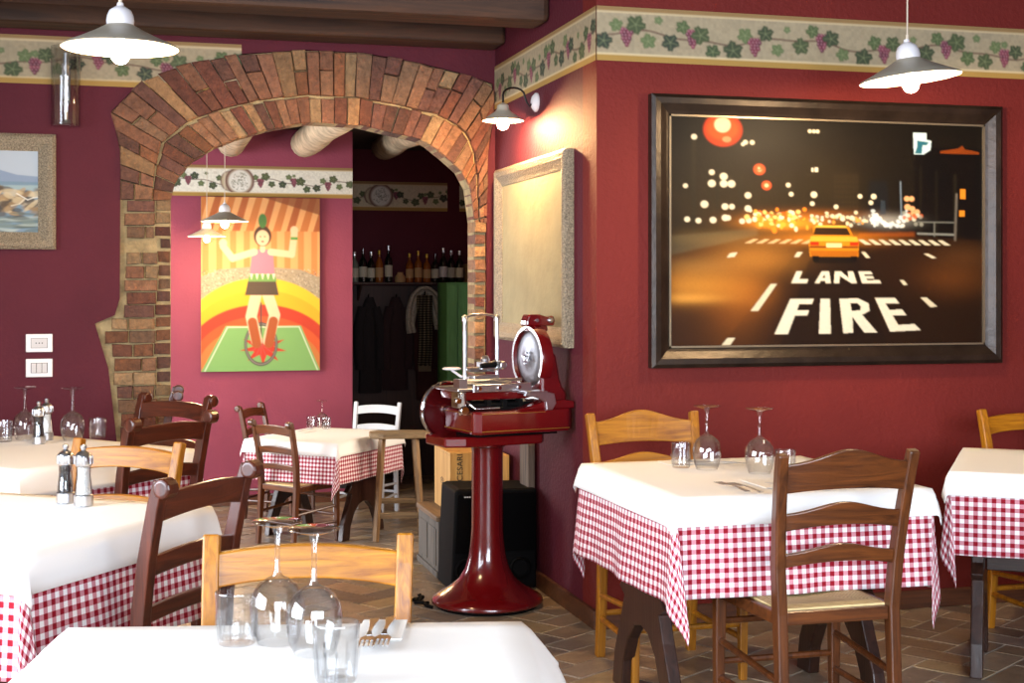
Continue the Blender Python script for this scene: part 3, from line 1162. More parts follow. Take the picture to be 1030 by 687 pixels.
# --- night street painting
def street_image():
    c = Canvas(764, 570, '#15100a')
    c.poly([(0, 0), (764, 0), (764, 300), (0, 300)], '#1a140c')
    c.glow(130, 240, 200, 110, '#4c3a1a', .35)
    c.glow(380, 170, 110, 90, '#453614', .2)
    # towers and posts
    r = random.Random(5)
    c.poly([(385, 130), (450, 130), (450, 280), (385, 280)], '#2a2114')
    for i in range(7):
        for j in range(10):
            c.ell(392 + i * 9, 140 + j * 13, 2, 4, '#4a3c1e', .5)
    c.poly([(475, 150), (520, 150), (530, 290), (470, 290)], '#1b1a1a')
    c.poly([(590, 60), (764, 60), (764, 310), (590, 310)], '#120c08')
    for x, y0, wd in [(55, 60, 9), (110, 160, 6), (165, 150, 4), (605, 110, 3), (645, 120, 3), (693, 130, 7)]:
        c.line([(x, y0), (x, 300)], wd, '#2f2819', .8)
    c.line([(160, 185), (290, 180)], 3, '#2f2819', .7)
    c.poly([(0, 296), (205, 275), (205, 300), (0, 345)], '#4b4330')
    c.poly([(450, 285), (590, 280), (590, 300), (450, 294)], '#7a3c12')
    c.blur(3)
    # road
    c.poly([(0, 345), (210, 292), (590, 292), (764, 300), (764, 570), (0, 570)], '#2b190b')
    c.poly([(0, 345), (210, 292), (330, 292), (120, 570), (0, 570)], '#3c220c')
    c.blur(6)
    c.glow(60, 420, 110, 40, '#c88a34', .75)
    c.glow(40, 452, 80, 12, '#d8a04a', .5)
    c.glow(190, 440, 60, 50, '#9a5c1c', .5)
    c.glow(150, 480, 70, 90, '#8a5018', .5)
    c.glow(200, 350, 110, 40, '#c98a38', .55)
    c.glow(60, 370, 80, 22, '#8a6a38', .4)
    c.glow(690, 400, 90, 45, '#7a4618', .45)
    c.glow(720, 340, 80, 30, '#6a4420', .35)
    c.glow(380, 300, 120, 16, '#e08a20', .8)
    c.glow(120, 300, 120, 20, '#8a6a30', .3)
    c.poly([(330, 350), (450, 350), (520, 570), (260, 570)], '#1e120a', .45)
    c.blur(3)
    # the glow of far traffic
    c.glow(270, 262, 90, 16, '#f59a28', 1.0)
    c.glow(330, 240, 130, 14, '#b4661a', .45)
    c.glow(520, 252, 60, 16, '#e8e6d6', .35)
    # zebra crossing
    for i in range(9):
        x = 195 + i * 27
        c.poly([(x, 302), (x + 12, 302), (x - 6, 313), (x - 22, 313)], '#d9b884')
    for i in range(9):
        x = 448 + i * 25
        c.poly([(x, 301), (x + 12, 301), (x + 34, 314), (x + 18, 314)], '#dccfae')
    for p in [[(140, 338), (157, 336), (150, 348), (132, 349)], [(300, 334), (313, 334), (304, 347), (292, 347)],
              [(456, 333), (466, 333), (478, 348), (468, 348)], [(612, 336), (624, 336), (646, 347), (634, 348)],
              [(236, 415), (251, 415), (206, 483), (188, 483)], [(552, 405), (562, 405), (572, 417), (562, 418)],
              [(605, 450), (620, 450), (648, 474), (630, 475)], [(134, 550), (152, 550), (140, 568), (120, 568)]]:
        c.poly(p, '#e2d3b0')
    # street lights, out of focus
    for x, y, R in [(56, 50, 6), (97, 137, 6), (125, 147, 8), (97, 165, 8), (125, 165, 8), (143, 165, 8), (36, 172, 5), (80, 217, 8), (128, 222, 7),
                    (144, 222, 6), (182, 193, 7), (182, 226, 7), (40, 255, 6), (66, 258, 6), (100, 256, 7), (128, 250, 7), (135, 250, 6), (168, 258, 6),
                    (184, 256, 6), (340, 188, 7), (336, 211, 5), (278, 165, 5), (285, 188, 5), (394, 218, 5), (453, 190, 5), (487, 190, 6), (480, 206, 5),
                    (176, 60, 5), (192, 60, 5), (170, 65, 4), (330, 27, 4), (340, 27, 4), (349, 27, 4)]:
        c.ell(x, y, R, R, '#f1e2c0', .9, .25)
    for x, y, R in [(209, 127, 12), (226, 167, 10), (208, 124, 6)]:
        c.ell(x, y, R, R, '#e8602c', .95, .3)
        c.ell(x, y, R * .45, R * .45, '#ffd9a8', .9)
    for x, y, R in [(570, 194, 6), (582, 194, 6), (572, 216, 7), (584, 220, 6), (596, 228, 6), (585, 232, 5)]:
        c.ell(x, y, R, R, '#f2b27c', .95, .3)
    for i in range(95):
        x = r.gauss(255, 38)
        y = r.gauss(250, 11)
        c.ell(x, y, r.uniform(3, 6), r.uniform(3, 6), r.choice(['#ffd27a', '#ffb13e', '#ff9228', '#fff0c4', '#f06a1c']), .9, .3)
    for i in range(55):
        x = r.uniform(330, 480)
        y = r.gauss(248, 8)
        c.ell(x, y, r.uniform(2, 5), r.uniform(2, 5), r.choice(['#f3e3bc', '#e2dcc2', '#f5a44a', '#8b8f80']), .85, .3)
    for i in range(46):
        x = r.uniform(482, 572)
        top = 262 - 42 * abs((x - 524) / 44) ** 1.3
        c.ell(x, r.uniform(top, 266), r.uniform(3, 6), r.uniform(3, 6), r.choice(['#e6ebe6', '#cfd8d6', '#f4efdc']), .85)
    c.poly([(505, 200), (515, 200), (517, 236), (503, 236)], '#39434c', .7)
    for i in range(16):
        c.ell(r.uniform(560, 610), r.uniform(228, 262), 5, 5, r.choice(['#e2dcc2', '#9a9a8a', '#d0622a']), .8)
    c.line([(554, 150), (556, 240)], 3, '#8ea0ae', .7)
    # the big red signal
    c.ell(123, 30, 41, 38, '#d8431a', 1, .18)
    c.ell(123, 27, 30, 24, '#e85a22', .9, .4)
    c.ell(122, 18, 17, 17, '#ffd2a2', 1, .25)
    c.ell(132, 54, 10, 7, '#f0a070', .7)
    # lit sign
    c.poly([(586, 22), (620, 22), (620, 40), (632, 42), (630, 66), (612, 78), (588, 78)], '#cfe3e4')
    c.poly([(596, 42), (626, 46), (620, 54), (610, 54), (608, 76), (590, 76), (596, 58)], '#2f6e7c')
    c.poly([(588, 32), (616, 32), (616, 38), (588, 38)], '#ffffff')
    c.poly([(334, 120), (339, 120), (339, 130), (334, 130)], '#e8dcc0')
    c.poly([(342, 119), (350, 119), (350, 130), (342, 130)], '#e8dcc0')
    c.poly([(655, 68), (700, 60), (712, 52), (718, 62), (755, 68), (755, 74), (655, 74)], '#9c4a16', .8)
    c.poly([(706, 166), (720, 166), (720, 192), (706, 192)], '#e8932c')
    c.poly([(704, 222), (718, 222), (718, 238), (704, 238)], '#e8932c')
    # crash rail
    c.line([(598, 254), (690, 254)], 3, '#7a7a70')
    c.line([(598, 284), (690, 286)], 5, '#8a8a80')
    c.line([(640, 254), (640, 290)], 3, '#7a7a70')
    c.line([(697, 180), (693, 300)], 6, '#6e665a')
    # the cab
    c.poly([(338, 268), (425, 268), (436, 292), (450, 312), (449, 345), (330, 345), (328, 312), (338, 290)], '#d98a1c')
    c.poly([(344, 270), (420, 270), (430, 290), (338, 290)], '#3a2410')
    c.poly([(346, 266), (418, 266), (422, 271), (342, 271)], '#f5c04a')
    c.poly([(332, 294), (445, 294), (449, 306), (330, 306)], '#f2b23c')
    c.poly([(330, 318), (449, 318), (449, 324), (330, 324)], '#8a4c10')
    c.poly([(370, 311), (408, 311), (408, 322), (370, 322)], '#f6dd9a')
    c.poly([(331, 308), (352, 308), (352, 317), (331, 317)], '#c2350f')
    c.poly([(428, 308), (449, 308), (449, 317), (428, 317)], '#c2350f')
    c.poly([(330, 330), (449, 330), (446, 344), (334, 344)], '#b56a14')
    c.poly([(336, 344), (352, 344), (352, 358), (338, 358)], '#0c0805')
    c.poly([(430, 344), (446, 344), (444, 358), (430, 358)], '#0c0805')
    c.poly([(336, 345), (446, 345), (440, 362), (342, 362)], '#0f0a06', .7)
    # lettering on the road
    o = (72, 55)
    W_ = '#ece0c4'
    K = '#1d1209'

    def P(pts, col=W_):
        c.poly([(x - o[0], y - o[1]) for x, y in pts], col)
    P([(370, 438), (384, 438), (376, 458), (398, 458), (395, 468), (357, 468)])
    P([(414, 468), (431, 438), (449, 438), (453, 468), (440, 468), (440, 462), (428, 462), (426, 468)])
    P([(432, 455), (438, 445), (440, 455)], K)
    P([(461, 468), (463, 438), (478, 438), (497, 455), (495, 438), (508, 438), (517, 468), (504, 468), (475, 449), (474, 468)])
    P([(521, 438), (552, 438), (556, 445), (535, 445), (537, 450), (557, 450), (560, 456), (540, 456), (543, 461), (573, 460), (578, 468), (530, 468)])
    P([(355, 508), (412, 508), (407, 521), (376, 521), (371, 537), (400, 537), (396, 550), (366, 550), (349, 597), (317, 597)])
    P([(428, 508), (451, 508), (453, 597), (424, 597)])
    P([(474, 508), (520, 507), (546, 520), (549, 539), (530, 549), (568, 595), (536, 595), (506, 554), (508, 595), (484, 596)])
    P([(501, 519), (518, 519), (527, 527), (526, 538), (504, 539)], K)
    P([(562, 506), (612, 506), (623, 520), (588, 520), (598, 537), (630, 536), (641, 551), (606, 551), (620, 576), (662, 574), (677, 590), (600, 593)])
    c.noise(.05, 8, 2)
    c.a = np.clip(c.a, 0, 1) ** 1.1 * .85
    return c.half()


x0, x1 = at_Y(652, 97, YW).x, at_Y(1003, 106, YW).x
z1, z0 = 2.205, 1.070
g = thing('framed_painting', 'large dark-framed night street painting with a yellow cab and the road lettering LANE FIRE', 'painting', (x0, YW - .001, z0))
W_, H_ = x1 - x0, z1 - z0
b = MB()
frame_part(b, 0, W_, 0, H_, .085, .05)
b.build('frame', M['frame_dark'], g)
b = MB()
for q in ((.082, W_ - .082, .082, .09), (.082, W_ - .082, H_ - .09, H_ - .082)):
    b.box(q[0], q[1], -.031, -.015, q[2], q[3])
for q in ((.082, .09), (W_ - .09, W_ - .082)):
    b.box(q[0], q[1], -.031, -.015, .082, H_ - .082)
o = b.build('inner_slip', M['frame_edge'], g)
b = MB()
b.box(.03, W_ - .03, -.017, -.002, .03, H_ - .03)
b.build('backing_board', M['panel'], g)
picture_mesh('canvas', street_image(), (.088, -.0185, H_ - .088), (W_ - .176, 0, 0), (0, 0, -(H_ - .176)), M['paint'], g)


# --- circus canvas (plain stand-in for the artwork)
def circus_image():
    c = Canvas(385, 568, '#e8a868')
    for k in range(-2, 12):                    # tent stripes
        x = k * 44
        c.poly([(x, 0), (x + 22, 0), (x - 8, 110), (x - 34, 110)], '#b5602c' if k % 2 else '#c87638')
        c.poly([(x + 4, 110), (x + 24, 110), (x + 24, 260), (x + 4, 260)], '#d98a48')
    c.poly([(200, 0), (385, 0), (385, 55)], '#8a4420', .8)
    c.poly([(0, 260), (60, 235), (190, 225), (320, 235), (385, 262), (385, 330), (0, 330)], '#a8977c')
    c.noise(.0, 1, 1)
    r = random.Random(2)
    for i in range(900):
        c.ell(r.uniform(0, 385), r.uniform(236, 325), 1.6, 1.6, r.choice(['#d8ccb4', '#6e5e4c', '#b8a890']), .8)
    c.ell(192, 470, 250, 205, '#ecc22a', 1, .02)
    c.ell(192, 490, 240, 185, '#e8b01e', 1, .02)
    c.ell(192, 512, 232, 160, '#c73a1c', 1, .02)
    c.ell(192, 540, 215, 150, '#d95a24', 1, .02)
    c.ell(192, 560, 200, 140, '#cf7a38', 1, .02)
    c.poly([(78, 420), (322, 420), (385, 568), (0, 568)], '#7fae62')
    c.line([(12, 566), (84, 424), (316, 424), (376, 566)], 3, '#e8ecd0')
    st = []
    for k in range(18):
        a = k / 18 * 2 * PI
        R = (78, 34)[k % 2]
        st.append((200 + R * math.cos(a + .2), 492 + R * .72 * math.sin(a + .2)))
    c.poly(st, '#c8351c')
    # generic rider: slim performer on one wheel
    sk = '#ecc8a0'
    c.ring(192, 480, 50, 66, 9, '#4d443c')
    c.ring(192, 480, 50, 66, 3, '#8a8078')
    for k in range(6):
        a = k * PI / 6
        c.line([(192 - 46 * math.cos(a), 480 - 62 * math.sin(a)), (192 + 46 * math.cos(a), 480 + 62 * math.sin(a))], 1, '#8a8078', .6)
    c.line([(192, 480), (192, 345)], 5, '#4d443c')
    c.line([(180, 300), (160, 390), (178, 470)], 36, sk)
    c.line([(208, 300), (236, 385), (216, 470)], 36, sk)
    c.line([(164, 408), (178, 478)], 30, '#a8521e')
    c.line([(232, 405), (218, 478)], 30, '#a8521e')
    c.poly([(150, 270), (240, 270), (250, 320), (140, 320)], '#51402f')
    c.poly([(156, 248), (236, 248), (244, 275), (148, 275)], '#6f9c4c')
    for k in range(5):
        c.poly([(156 + k * 18, 250), (166 + k * 18, 250), (161 + k * 18, 270)], '#e6e6c4')
    c.poly([(164, 170), (230, 170), (236, 250), (156, 250)], '#cf7a8e')
    c.line([(170, 178), (100, 200), (70, 160)], 22, sk)
    c.line([(224, 178), (292, 186), (300, 118)], 22, sk)
    c.ell(70, 150, 12, 13, sk)
    c.ell(300, 106, 12, 13, sk)
    c.poly([(288, 128), (312, 128), (312, 138), (288, 138)], '#5c9c46')
    c.line([(197, 172), (197, 150)], 16, sk)
    c.ell(197, 126, 27, 32, '#4a2c1a')
    c.ell(197, 132, 20, 24, sk)
    c.ell(190, 128, 2.4, 2, '#3a2418')
    c.ell(204, 128, 2.4, 2, '#3a2418')
    c.ell(197, 144, 5, 2.5, '#b04848')
    c.ell(197, 76, 13, 22, '#4c7a3a')
    c.blur(1)
    c.a = c.a * .82
    return c.half()


ta, tb = at_Y(202, 198, YR), at_Y(321, 372, YR)
W_, H_ = tb.x - ta.x, ta.z - tb.z
g = thing('circus_canvas', 'unframed bright circus canvas with striped tent, unicycle rider, yellow ring and green mat', 'painting', (ta.x, YR - .001, tb.z))
b = MB()
b.box(0, W_, -.04, -.002, 0, H_)
b.build('stretcher_frame', M['canvas_w'], g)
picture_mesh('painted_face', circus_image(), (0, -.0415, H_), (W_, 0, 0), (0, 0, -H_), M['paint_m'], g)


# --- seascape, speckled silver frame
def sea_image():
    c = Canvas(520, 400, '#a9b3bb')
    c.poly([(0, 130), (520, 150), (520, 400), (0, 400)], '#6f8796')
    c.poly([(300, 120), (360, 90), (440, 118), (520, 126), (520, 152), (300, 150)], '#7f8fa3')
    c.poly([(340, 130), (352, 60), (372, 60), (366, 150)], '#c9c3b4')
    c.poly([(0, 175), (520, 168), (520, 195), (0, 205)], '#8fa3a4')
    c.blur(4)
    r = random.Random(3)
    for i in range(90):
        x, y = r.gauss(400, 90), r.gauss(250, 32)
        c.ell(x, y, r.uniform(10, 34), r.uniform(6, 16), r.choice(['#6a5234', '#8d7048', '#4a3a2a', '#a88a5c', '#c9b48c', '#3f3a34']), .7, .5, r.uniform(-1, 1))
    for i in range(60):
        x, y = r.uniform(0, 520), r.uniform(300, 400)
        c.ell(x, y, r.uniform(20, 60), r.uniform(3, 9), r.choice(['#55625c', '#6f7d74', '#3f4a48', '#a9b3a8']), .6, .5, r.uniform(-.2, .2))
    c.line([(440, 210), (480, 240), (500, 230), (520, 226)], 5, '#e3ded0', .8)
    c.line([(420, 270), (450, 260), (470, 235)], 6, '#d6cbb0', .7)
    c.blur(1)
    return c.half()


xr, zt, zb = at_Y(56.5, 136, YA).x, at_Y(56, 136, YA).z, at_Y(56, 251, YA).z
W_, H_ = .80, zt - zb
g = thing('seascape', 'seascape in a broad speckled silver frame on the wall above the light switches', 'painting', (xr - W_, YA - .001, zb))
b = MB()
frame_part(b, 0, W_, 0, H_, .082, .045)
b.build('frame', M['frame_silver'], g)
b = MB()
b.box(.03, W_ - .03, -.016, -.002, .03, H_ - .03)
b.build('backing_board', M['panel'], g)
picture_mesh('canvas', sea_image(), (.08, -.0175, H_ - .08), (W_ - .16, 0, 0), (0, 0, -(H_ - .16)), M['paint_m'], g)

# --- blank relief panel on the receding wall (local x runs towards the camera)
pY0, pY1 = 6.967, 5.765
g = thing('framed_canvas', 'plain cream textured canvas in a silver frame on the wall behind the meat slicer', 'painting', (XW - .001, pY0, 1.142), -PI / 2)
W_, H_ = pY0 - pY1, .862
b = MB()
frame_part(b, 0, W_, 0, H_, .085, .05)
b.build('frame', M['frame_silver'], g)
b = MB()
b.box(.03, W_ - .03, -.022, -.002, .03, H_ - .03)
b.build('canvas', M['canvas_w'], g)


# ------------------------------------------------------------------ chairs
def sweep(b, pts, wx, dy, mi=None):
    """rectangular bar following pts; wx = width along x, dy = depth in the y/z bending plane"""
    P = [Vector(p) for p in pts]
    vs, fs = [], []
    for i, p in enumerate(P):
        a, c = P[max(0, i - 1)], P[min(len(P) - 1, i + 1)]
        t = (c - a).normalized()
        nx = Vector((1, 0, 0))
        ny = t.cross(nx).normalized()
        w2 = (wx[i] if isinstance(wx, list) else wx) / 2
        d2 = (dy[i] if isinstance(dy, list) else dy) / 2
        for sx, sy in ((-1, -1), (1, -1), (1, 1), (-1, 1)):
            vs.append(p + nx * w2 * sx + ny * d2 * sy)
    for i in range(len(P) - 1):
        for k in range(4):
            j = (k + 1) % 4
            fs.append((i * 4 + k, i * 4 + j, i * 4 + 4 + j, i * 4 + 4 + k))
    fs += [(3, 2, 1, 0), tuple(len(vs) - 4 + k for k in range(4))]
    b.add(vs, fs, mi)


def rail_mesh(x0, x1, yf, zb, zt, bow, thick, name, mat, parent):
    """slat between the posts; zb, zt and yf are functions of s in [-1, 1]"""
    n = 18
    vs, fs = [], []
    for i in range(n + 1):
        s = -1 + 2 * i / n
        x = (x0 + x1) / 2 + (x1 - x0) / 2 * s
        for (z, dy) in ((zb(s), 0), (zt(s), 0), (zt(s), thick), (zb(s), thick)):
            y = yf(z) + bow * (1 - s * s) * -1 + dy - thick / 2
            vs.append((x, y, z))
    for i in range(n):
        for k in range(4):
            j = (k + 1) % 4
            fs.append((i * 4 + k, i * 4 + j, i * 4 + 4 + j, i * 4 + 4 + k))
    fs += [(3, 2, 1, 0), tuple(n * 4 + k for k in range(4))]
    b = MB()
    b.add(vs, fs)
    return b.build(name, mat, parent, bevel=.004)


def make_chair(label, style, mz, mx, group, seat_cloth=None):
    """local frame: the sitter looks towards +y; origin on the floor under the seat's middle"""
    t = thing('dining_chair', label, 'chair', group=group)
    # rear posts, curved back above the seat
    flare = .028 if style == 'bow' else .012
    path = [(0, -.235, 0), (0, -.215, .22), (0, -.20, .44), (0, -.207, .58), (0, -.228, .72), (0, -.258, .86), (0, -.275, .92)]

    def ypost(z):
        for a, c in zip(path[:-1], path[1:]):
            if z <= c[2]:
                f = (z - a[2]) / (c[2] - a[2])
                return a[1] * (1 - f) + c[1] * f
        return path[-1][1]

    def xpost(z):
        return .185 + (0 if z < .44 else flare * (z - .44) / .48)
    for s in (-1, 1):
        b = MB()
        sweep(b, [(s * xpost(p[2]), p[1], p[2]) for p in path], .034, [.032, .036, .044, .042, .038, .034, .030])
        if style == 'scroll':
            b.lathe([(.020, -.024), (.026, -.020), (.026, .020), (.020, .024)], 14, (s * xpost(.92), -.288, .905), 'X')
        b.build('back_post', mz, t, bevel=.005)
    for s in (-1, 1):
        b = MB()
        sweep(b, [(s * .205, .20, 0), (s * .205, .198, .2), (s * .203, .195, .445)], [.026, .032, .038], [.026, .032, .038])
        b.build('leg', mz, t, bevel=.004)

    def X(z):
        return xpost(z) - .012
    if style == 'bow':
        rail_mesh(-X(.87), X(.87), ypost, lambda s: .80 + .012 * (1 - s * s), lambda s: .885 + .045 * math.exp(-(s * 1.7) ** 2), .012, .022, 'top_rail', mx, t)
        rail_mesh(-X(.72), X(.72), ypost, lambda s: .685 + .018 * (1 - s * s), lambda s: .735 + .036 * math.exp(-(s * 1.6) ** 2), .012, .020, 'slat', mx, t)
        rail_mesh(-X(.58), X(.58), ypost, lambda s: .575 + .016 * (1 - s * s), lambda s: .615 + .03 * math.exp(-(s * 1.6) ** 2), .010, .020, 'slat', mx, t)
    else:
        rail_mesh(-X(.87), X(.87), ypost, lambda s: .815 + .016 * (1 - s * s), lambda s: .885 + .014 * (1 - s * s), .014, .022, 'top_rail', mx, t)
        rail_mesh(-X(.72), X(.72), ypost, lambda s: .675 + .014 * (1 - s * s), lambda s: .725 + .016 * (1 - s * s), .014, .020, 'slat', mx, t)
        rail_mesh(-X(.58), X(.58), ypost, lambda s: .555 + .012 * (1 - s * s), lambda s: .595 + .014 * (1 - s * s), .010, .020, 'slat', mx, t)
    # seat frame
    b = MB()
    b.prism([(-.168, -.212), (.168, -.212), (.168, -.188), (-.168, -.188)], .405, .445, 'XY')
    b.prism([(-.186, .182), (.186, .182), (.186, .208), (-.186, .208)], .405, .445, 'XY')
    for s in (-1, 1):
        q = [(s * .172, -.19), (s * .196, -.19), (s * .215, .19), (s * .19, .19)]
        b.prism(q if s > 0 else q[::-1], .405, .445, 'XY')
    b.build('seat_frame', mx, t, bevel=.004)
    # woven seat, dished
    n = 14
    vs, fs = [], []
    for j in range(n + 1):
        v = -1 + 2 * j / n
        for i in range(n + 1):
            u = -1 + 2 * i / n
            hw = .172 + .018 * (v + 1) / 2
            e = max(abs(u), abs(v))
            vs.append((u * hw, v * .187, .450 - .010 * (1 - e * e) + .007 * min(1, (1 - e) * 8)))
    for j in range(n):
        for i in range(n):
            a = j * (n + 1) + i
            fs.append((a, a + 1, a + n + 2, a + n + 1))
    k = len(vs)
    ring_ = [i for i in range(n + 1)] + [j * (n + 1) + n for j in range(1, n + 1)] + [n * (n + 1) + i for i in range(n - 1, -1, -1)] + [j * (n + 1) for j in range(n - 1, 0, -1)]
    for i in ring_:
        p = vs[i]
        vs.append((p[0], p[1], .415))
    m = len(ring_)
    for i in range(m):
        j = (i + 1) % m
        fs.append((ring_[i], k + i, k + j, ring_[j]))
    fs.append(tuple(range(k + m - 1, k - 1, -1)))
    b = MB()
    b.add(vs, fs)
    b.build('seat', seat_cloth or M['rush'], t, smooth=True)
    # stretchers
    b = MB()
    for s in (-1, 1):
        b.tube([(s * .203, .19, .27), (s * .189, -.20, .24)], .011, 8)
        b.tube([(s * .203, .19, .15), (s * .187, -.21, .15)], .011, 8)
    b.tube([(-.2, .198, .20), (.2, .198, .20)], .011, 8)
    b.tube([(-.185, -.214, .17), (.185, -.214, .17)], .011, 8)
    b.tube([(-.2, .198, .33), (.2, .198, .33)], .011, 8)
    b.build('stretcher', mz, t, smooth=True)
    return t


G_CH = 'ladder-back dining chairs'


def face(dr, dt):
    """yaw for a chair that looks along the camera-frame direction (right, forward)"""
    x, y = cw(dr, dt)
    return math.atan2(y, x) - PI / 2


def chair_at(t, r, d, yaw, z=0.0):
    """r, d = camera right / forward of the middle of the backrest top"""
    x, y = cw(r, d)
    back = .265                                    # the backrest top sits behind the seat middle
    t.location = (x - math.sin(yaw) * back, y + math.cos(yaw) * back, z)
    t.rotation_euler = (0, 0, yaw)
    return t


walnut = make_chair('walnut chair with rush seat in front of the checked table under the street painting', 'bow', M['chair_z'], M['chair_x'], G_CH)
chair_at(walnut, .985, 4.12, 0.0)


def more(src, label, r, d, yaw, z=0.0):
    return chair_at(dup(src, (0, 0, 0), 0, label), r, d, yaw, z)


honey = make_chair('honey-coloured chair between the painted wall and the table with two upturned wine glasses', 'bow', M['gold_z'], M['gold_x'], G_CH)
chair_at(honey, .505, 5.41, PI)
honey2 = make_chair('pale honey chair pushed up to the far side of the nearest white table', 'plain', M['gold_z'], M['gold_x'], G_CH)
chair_at(honey2, -.415, 2.86, face(.04, -1))
honey2.scale = (1, 1, .975)
more(honey2, 'honey chair behind the salt and pepper mills of the left front table', -1.27, 4.63, face(-.35, -.94))
more(honey2, 'honey brown chair against the red wall at the far right edge', 2.14, 5.86, PI)
mah = make_chair('dark mahogany chair with scroll top at the right side of the left front table', 'scroll', M['mahog_z'], M['mahog_x'], G_CH)
chair_at(mah, -.805, 3.66, face(-.93, .37))
more(mah, 'dark scroll-topped chair before the brick pillar, the nearer of the two', -1.285, 5.25, face(-.85, .53))
more(mah, 'dark scroll-topped chair close against the brick pillar, behind another chair', -1.50, 6.22, face(-.50, -.86))
more(mah, 'dark chair seen edge-on beside the brick pillar, only its post showing', -1.60, 6.62, face(-.97, -.22))
wal2 = make_chair('light brown chair facing the far table in the back room, its back towards us', 'scroll', M['chair_z'], M['chair_x'], 'back room chairs')
chair_at(wal2, -1.76, 10.30, face(.6, .8), LOW)
more(wal2, 'brown chair at the left end of the far table, against the rose wall', -2.18, 11.75, face(.95, -.3), LOW)
wh = make_chair('white painted chair behind the far table in the back room', 'plain', M['wpaint_z'], M['wpaint_z'], 'back room chairs')
chair_at(wh, -1.155, 12.05, face(-.25, -.97), LOW)


# ------------------------------------------------------------------ tables and cloths
def drape_mesh(name, L, W, drop, flare, mat, z, seed, cut=None, wave=.006, res=.02, ffold=.12):
    """square cloth lying over an L x W top (x, y) and hanging over its edges"""
    r = random.Random(seed)
    ph = [r.uniform(0, 6) for _ in range(8)]
    dl = drop if isinstance(drop, (list, tuple)) else [drop] * 4     # -x, +x, -y, +y

    def axis(half, d0, d1):
        n0 = max(3, int(d0 / res))
        n1 = max(3, int(d1 / res))
        a = [-half - d0 * (n0 - i) / n0 for i in range(n0)]
        m = max(4, int(2 * half / .05))
        a += [-half + 2 * half * i / m for i in range(m + 1)]
        a += [half + d1 * (i + 1) / n1 for i in range(n1)]
        return a
    ax = axis(L / 2, dl[0], dl[1])
    ay = axis(W / 2, dl[2], dl[3])
    vs, uvs = [], []
    e = .006
    for b_ in ay:
        for a in ax:
            da = max(0, abs(a) - L / 2)
            db = max(0, abs(b_) - W / 2)
            sx, sy = (1 if a > 0 else -1), (1 if b_ > 0 else -1)
            bx, by = min(max(a, -L / 2), L / 2), min(max(b_, -W / 2), W / 2)
            rr = math.hypot(da, db)
            if rr < 1e-6:
                p = (a, b_, z)
            else:
                phi = math.atan2(db, da)
                fold = math.sin(2 * phi) ** 2
                s = (by if da > 0 else bx)
                wv = wave * rr / .2 * (math.sin(s * 13 + ph[0 + (sx > 0)]) + .5 * math.sin(s * 29 + ph[3]))
                o_ = flare * rr + ffold * rr * fold + (wv + wave * rr / .2) * (1 - fold)
                o_ = min(o_, rr * .95)
                zz = math.sqrt(max(0, rr * rr - o_ * o_))
                p = (bx - sx * .20 * rr * fold * fold * (0.5 + .5 * math.sin(phi)) + sx * (e + o_) * math.cos(phi) * (1 if da > 0 else 0), by + sy * (e + o_) * math.sin(phi) * (1 if db > 0 else 0), z - zz + min(e, rr) * .2)
            vs.append(p)
            uvs.append((a, b_))
    nx, ny = len(ax), len(ay)
    fs = [(j * nx + i, j * nx + i + 1, (j + 1) * nx + i + 1, (j + 1) * nx + i) for j in range(ny - 1) for i in range(nx - 1)]
    me = bpy.data.meshes.new(name)
    me.from_pydata(vs, [], fs)
    me.materials.append(mat)
    uv = me.uv_layers.new(name='UVMap')
    lv = np.zeros(len(me.loops), np.int32)
    me.loops.foreach_get('vertex_index', lv)
    uv.data.foreach_set('uv', np.array(uvs, np.float32)[lv].ravel())
    me.polygons.foreach_set('use_smooth', [True] * len(me.polygons))
    o = bpy.data.objects.new(name, me)
    C.objects.link(o)
    sd = o.modifiers.new('solid', 'SOLIDIFY')
    sd.thickness = .0015
    sd.offset = 1
    return o


def place(o, c, yaw, z=0):
    o.location = (c[0], c[1], z)
    o.rotation_euler = (0, 0, yaw)
    return o


def trestle(side, W):
    """carved end panel, outline in the y/z plane"""
    w2 = W / 2
    P = [(-.30, .70), (-.30, .62), (-.21, .56), (-.155, .47), (-.16, .40), (-.20, .36), (-.155, .335), (-.19, .25), (-.25, .12), (-.27, 0), (-.18, 0),
         (-.165, .10), (-.12, .19), (-.06, .25), (0, .265)]
    full = P + [(-y, z) for y, z in P[::-1][1:]]
    return full


def make_table(L, W, label, group='trestle tables'):
    t = thing('trestle_table', label, 'table', group=group)
    b = MB()
    b.box(-L / 2, L / 2, -W / 2, W / 2, .715, .748)
    b.build('tabletop', M['dark_x'], t, bevel=.004)
    for s in (-1, 1):
        b = MB()
        x = s * (L / 2 - .075)
        P = trestle(s, W)
        k = (W - .26) / .60
        poly = [(y * k, z) for y, z in P]
        b.prism(poly, x - .022, x + .022, 'YZ')
        # top bearer
        b.box(x - .03, x + .03, -W / 2 + .10, W / 2 - .10, .685, .715)
        b.build('trestle_end', M['dark_z'], t, bevel=.005)
    b = MB()
    b.box(-L / 2 + .10, L / 2 - .10, -.014, .014, .35, .43)
    b.build('stretcher_board', M['dark_x'], t, bevel=.004)
    return t


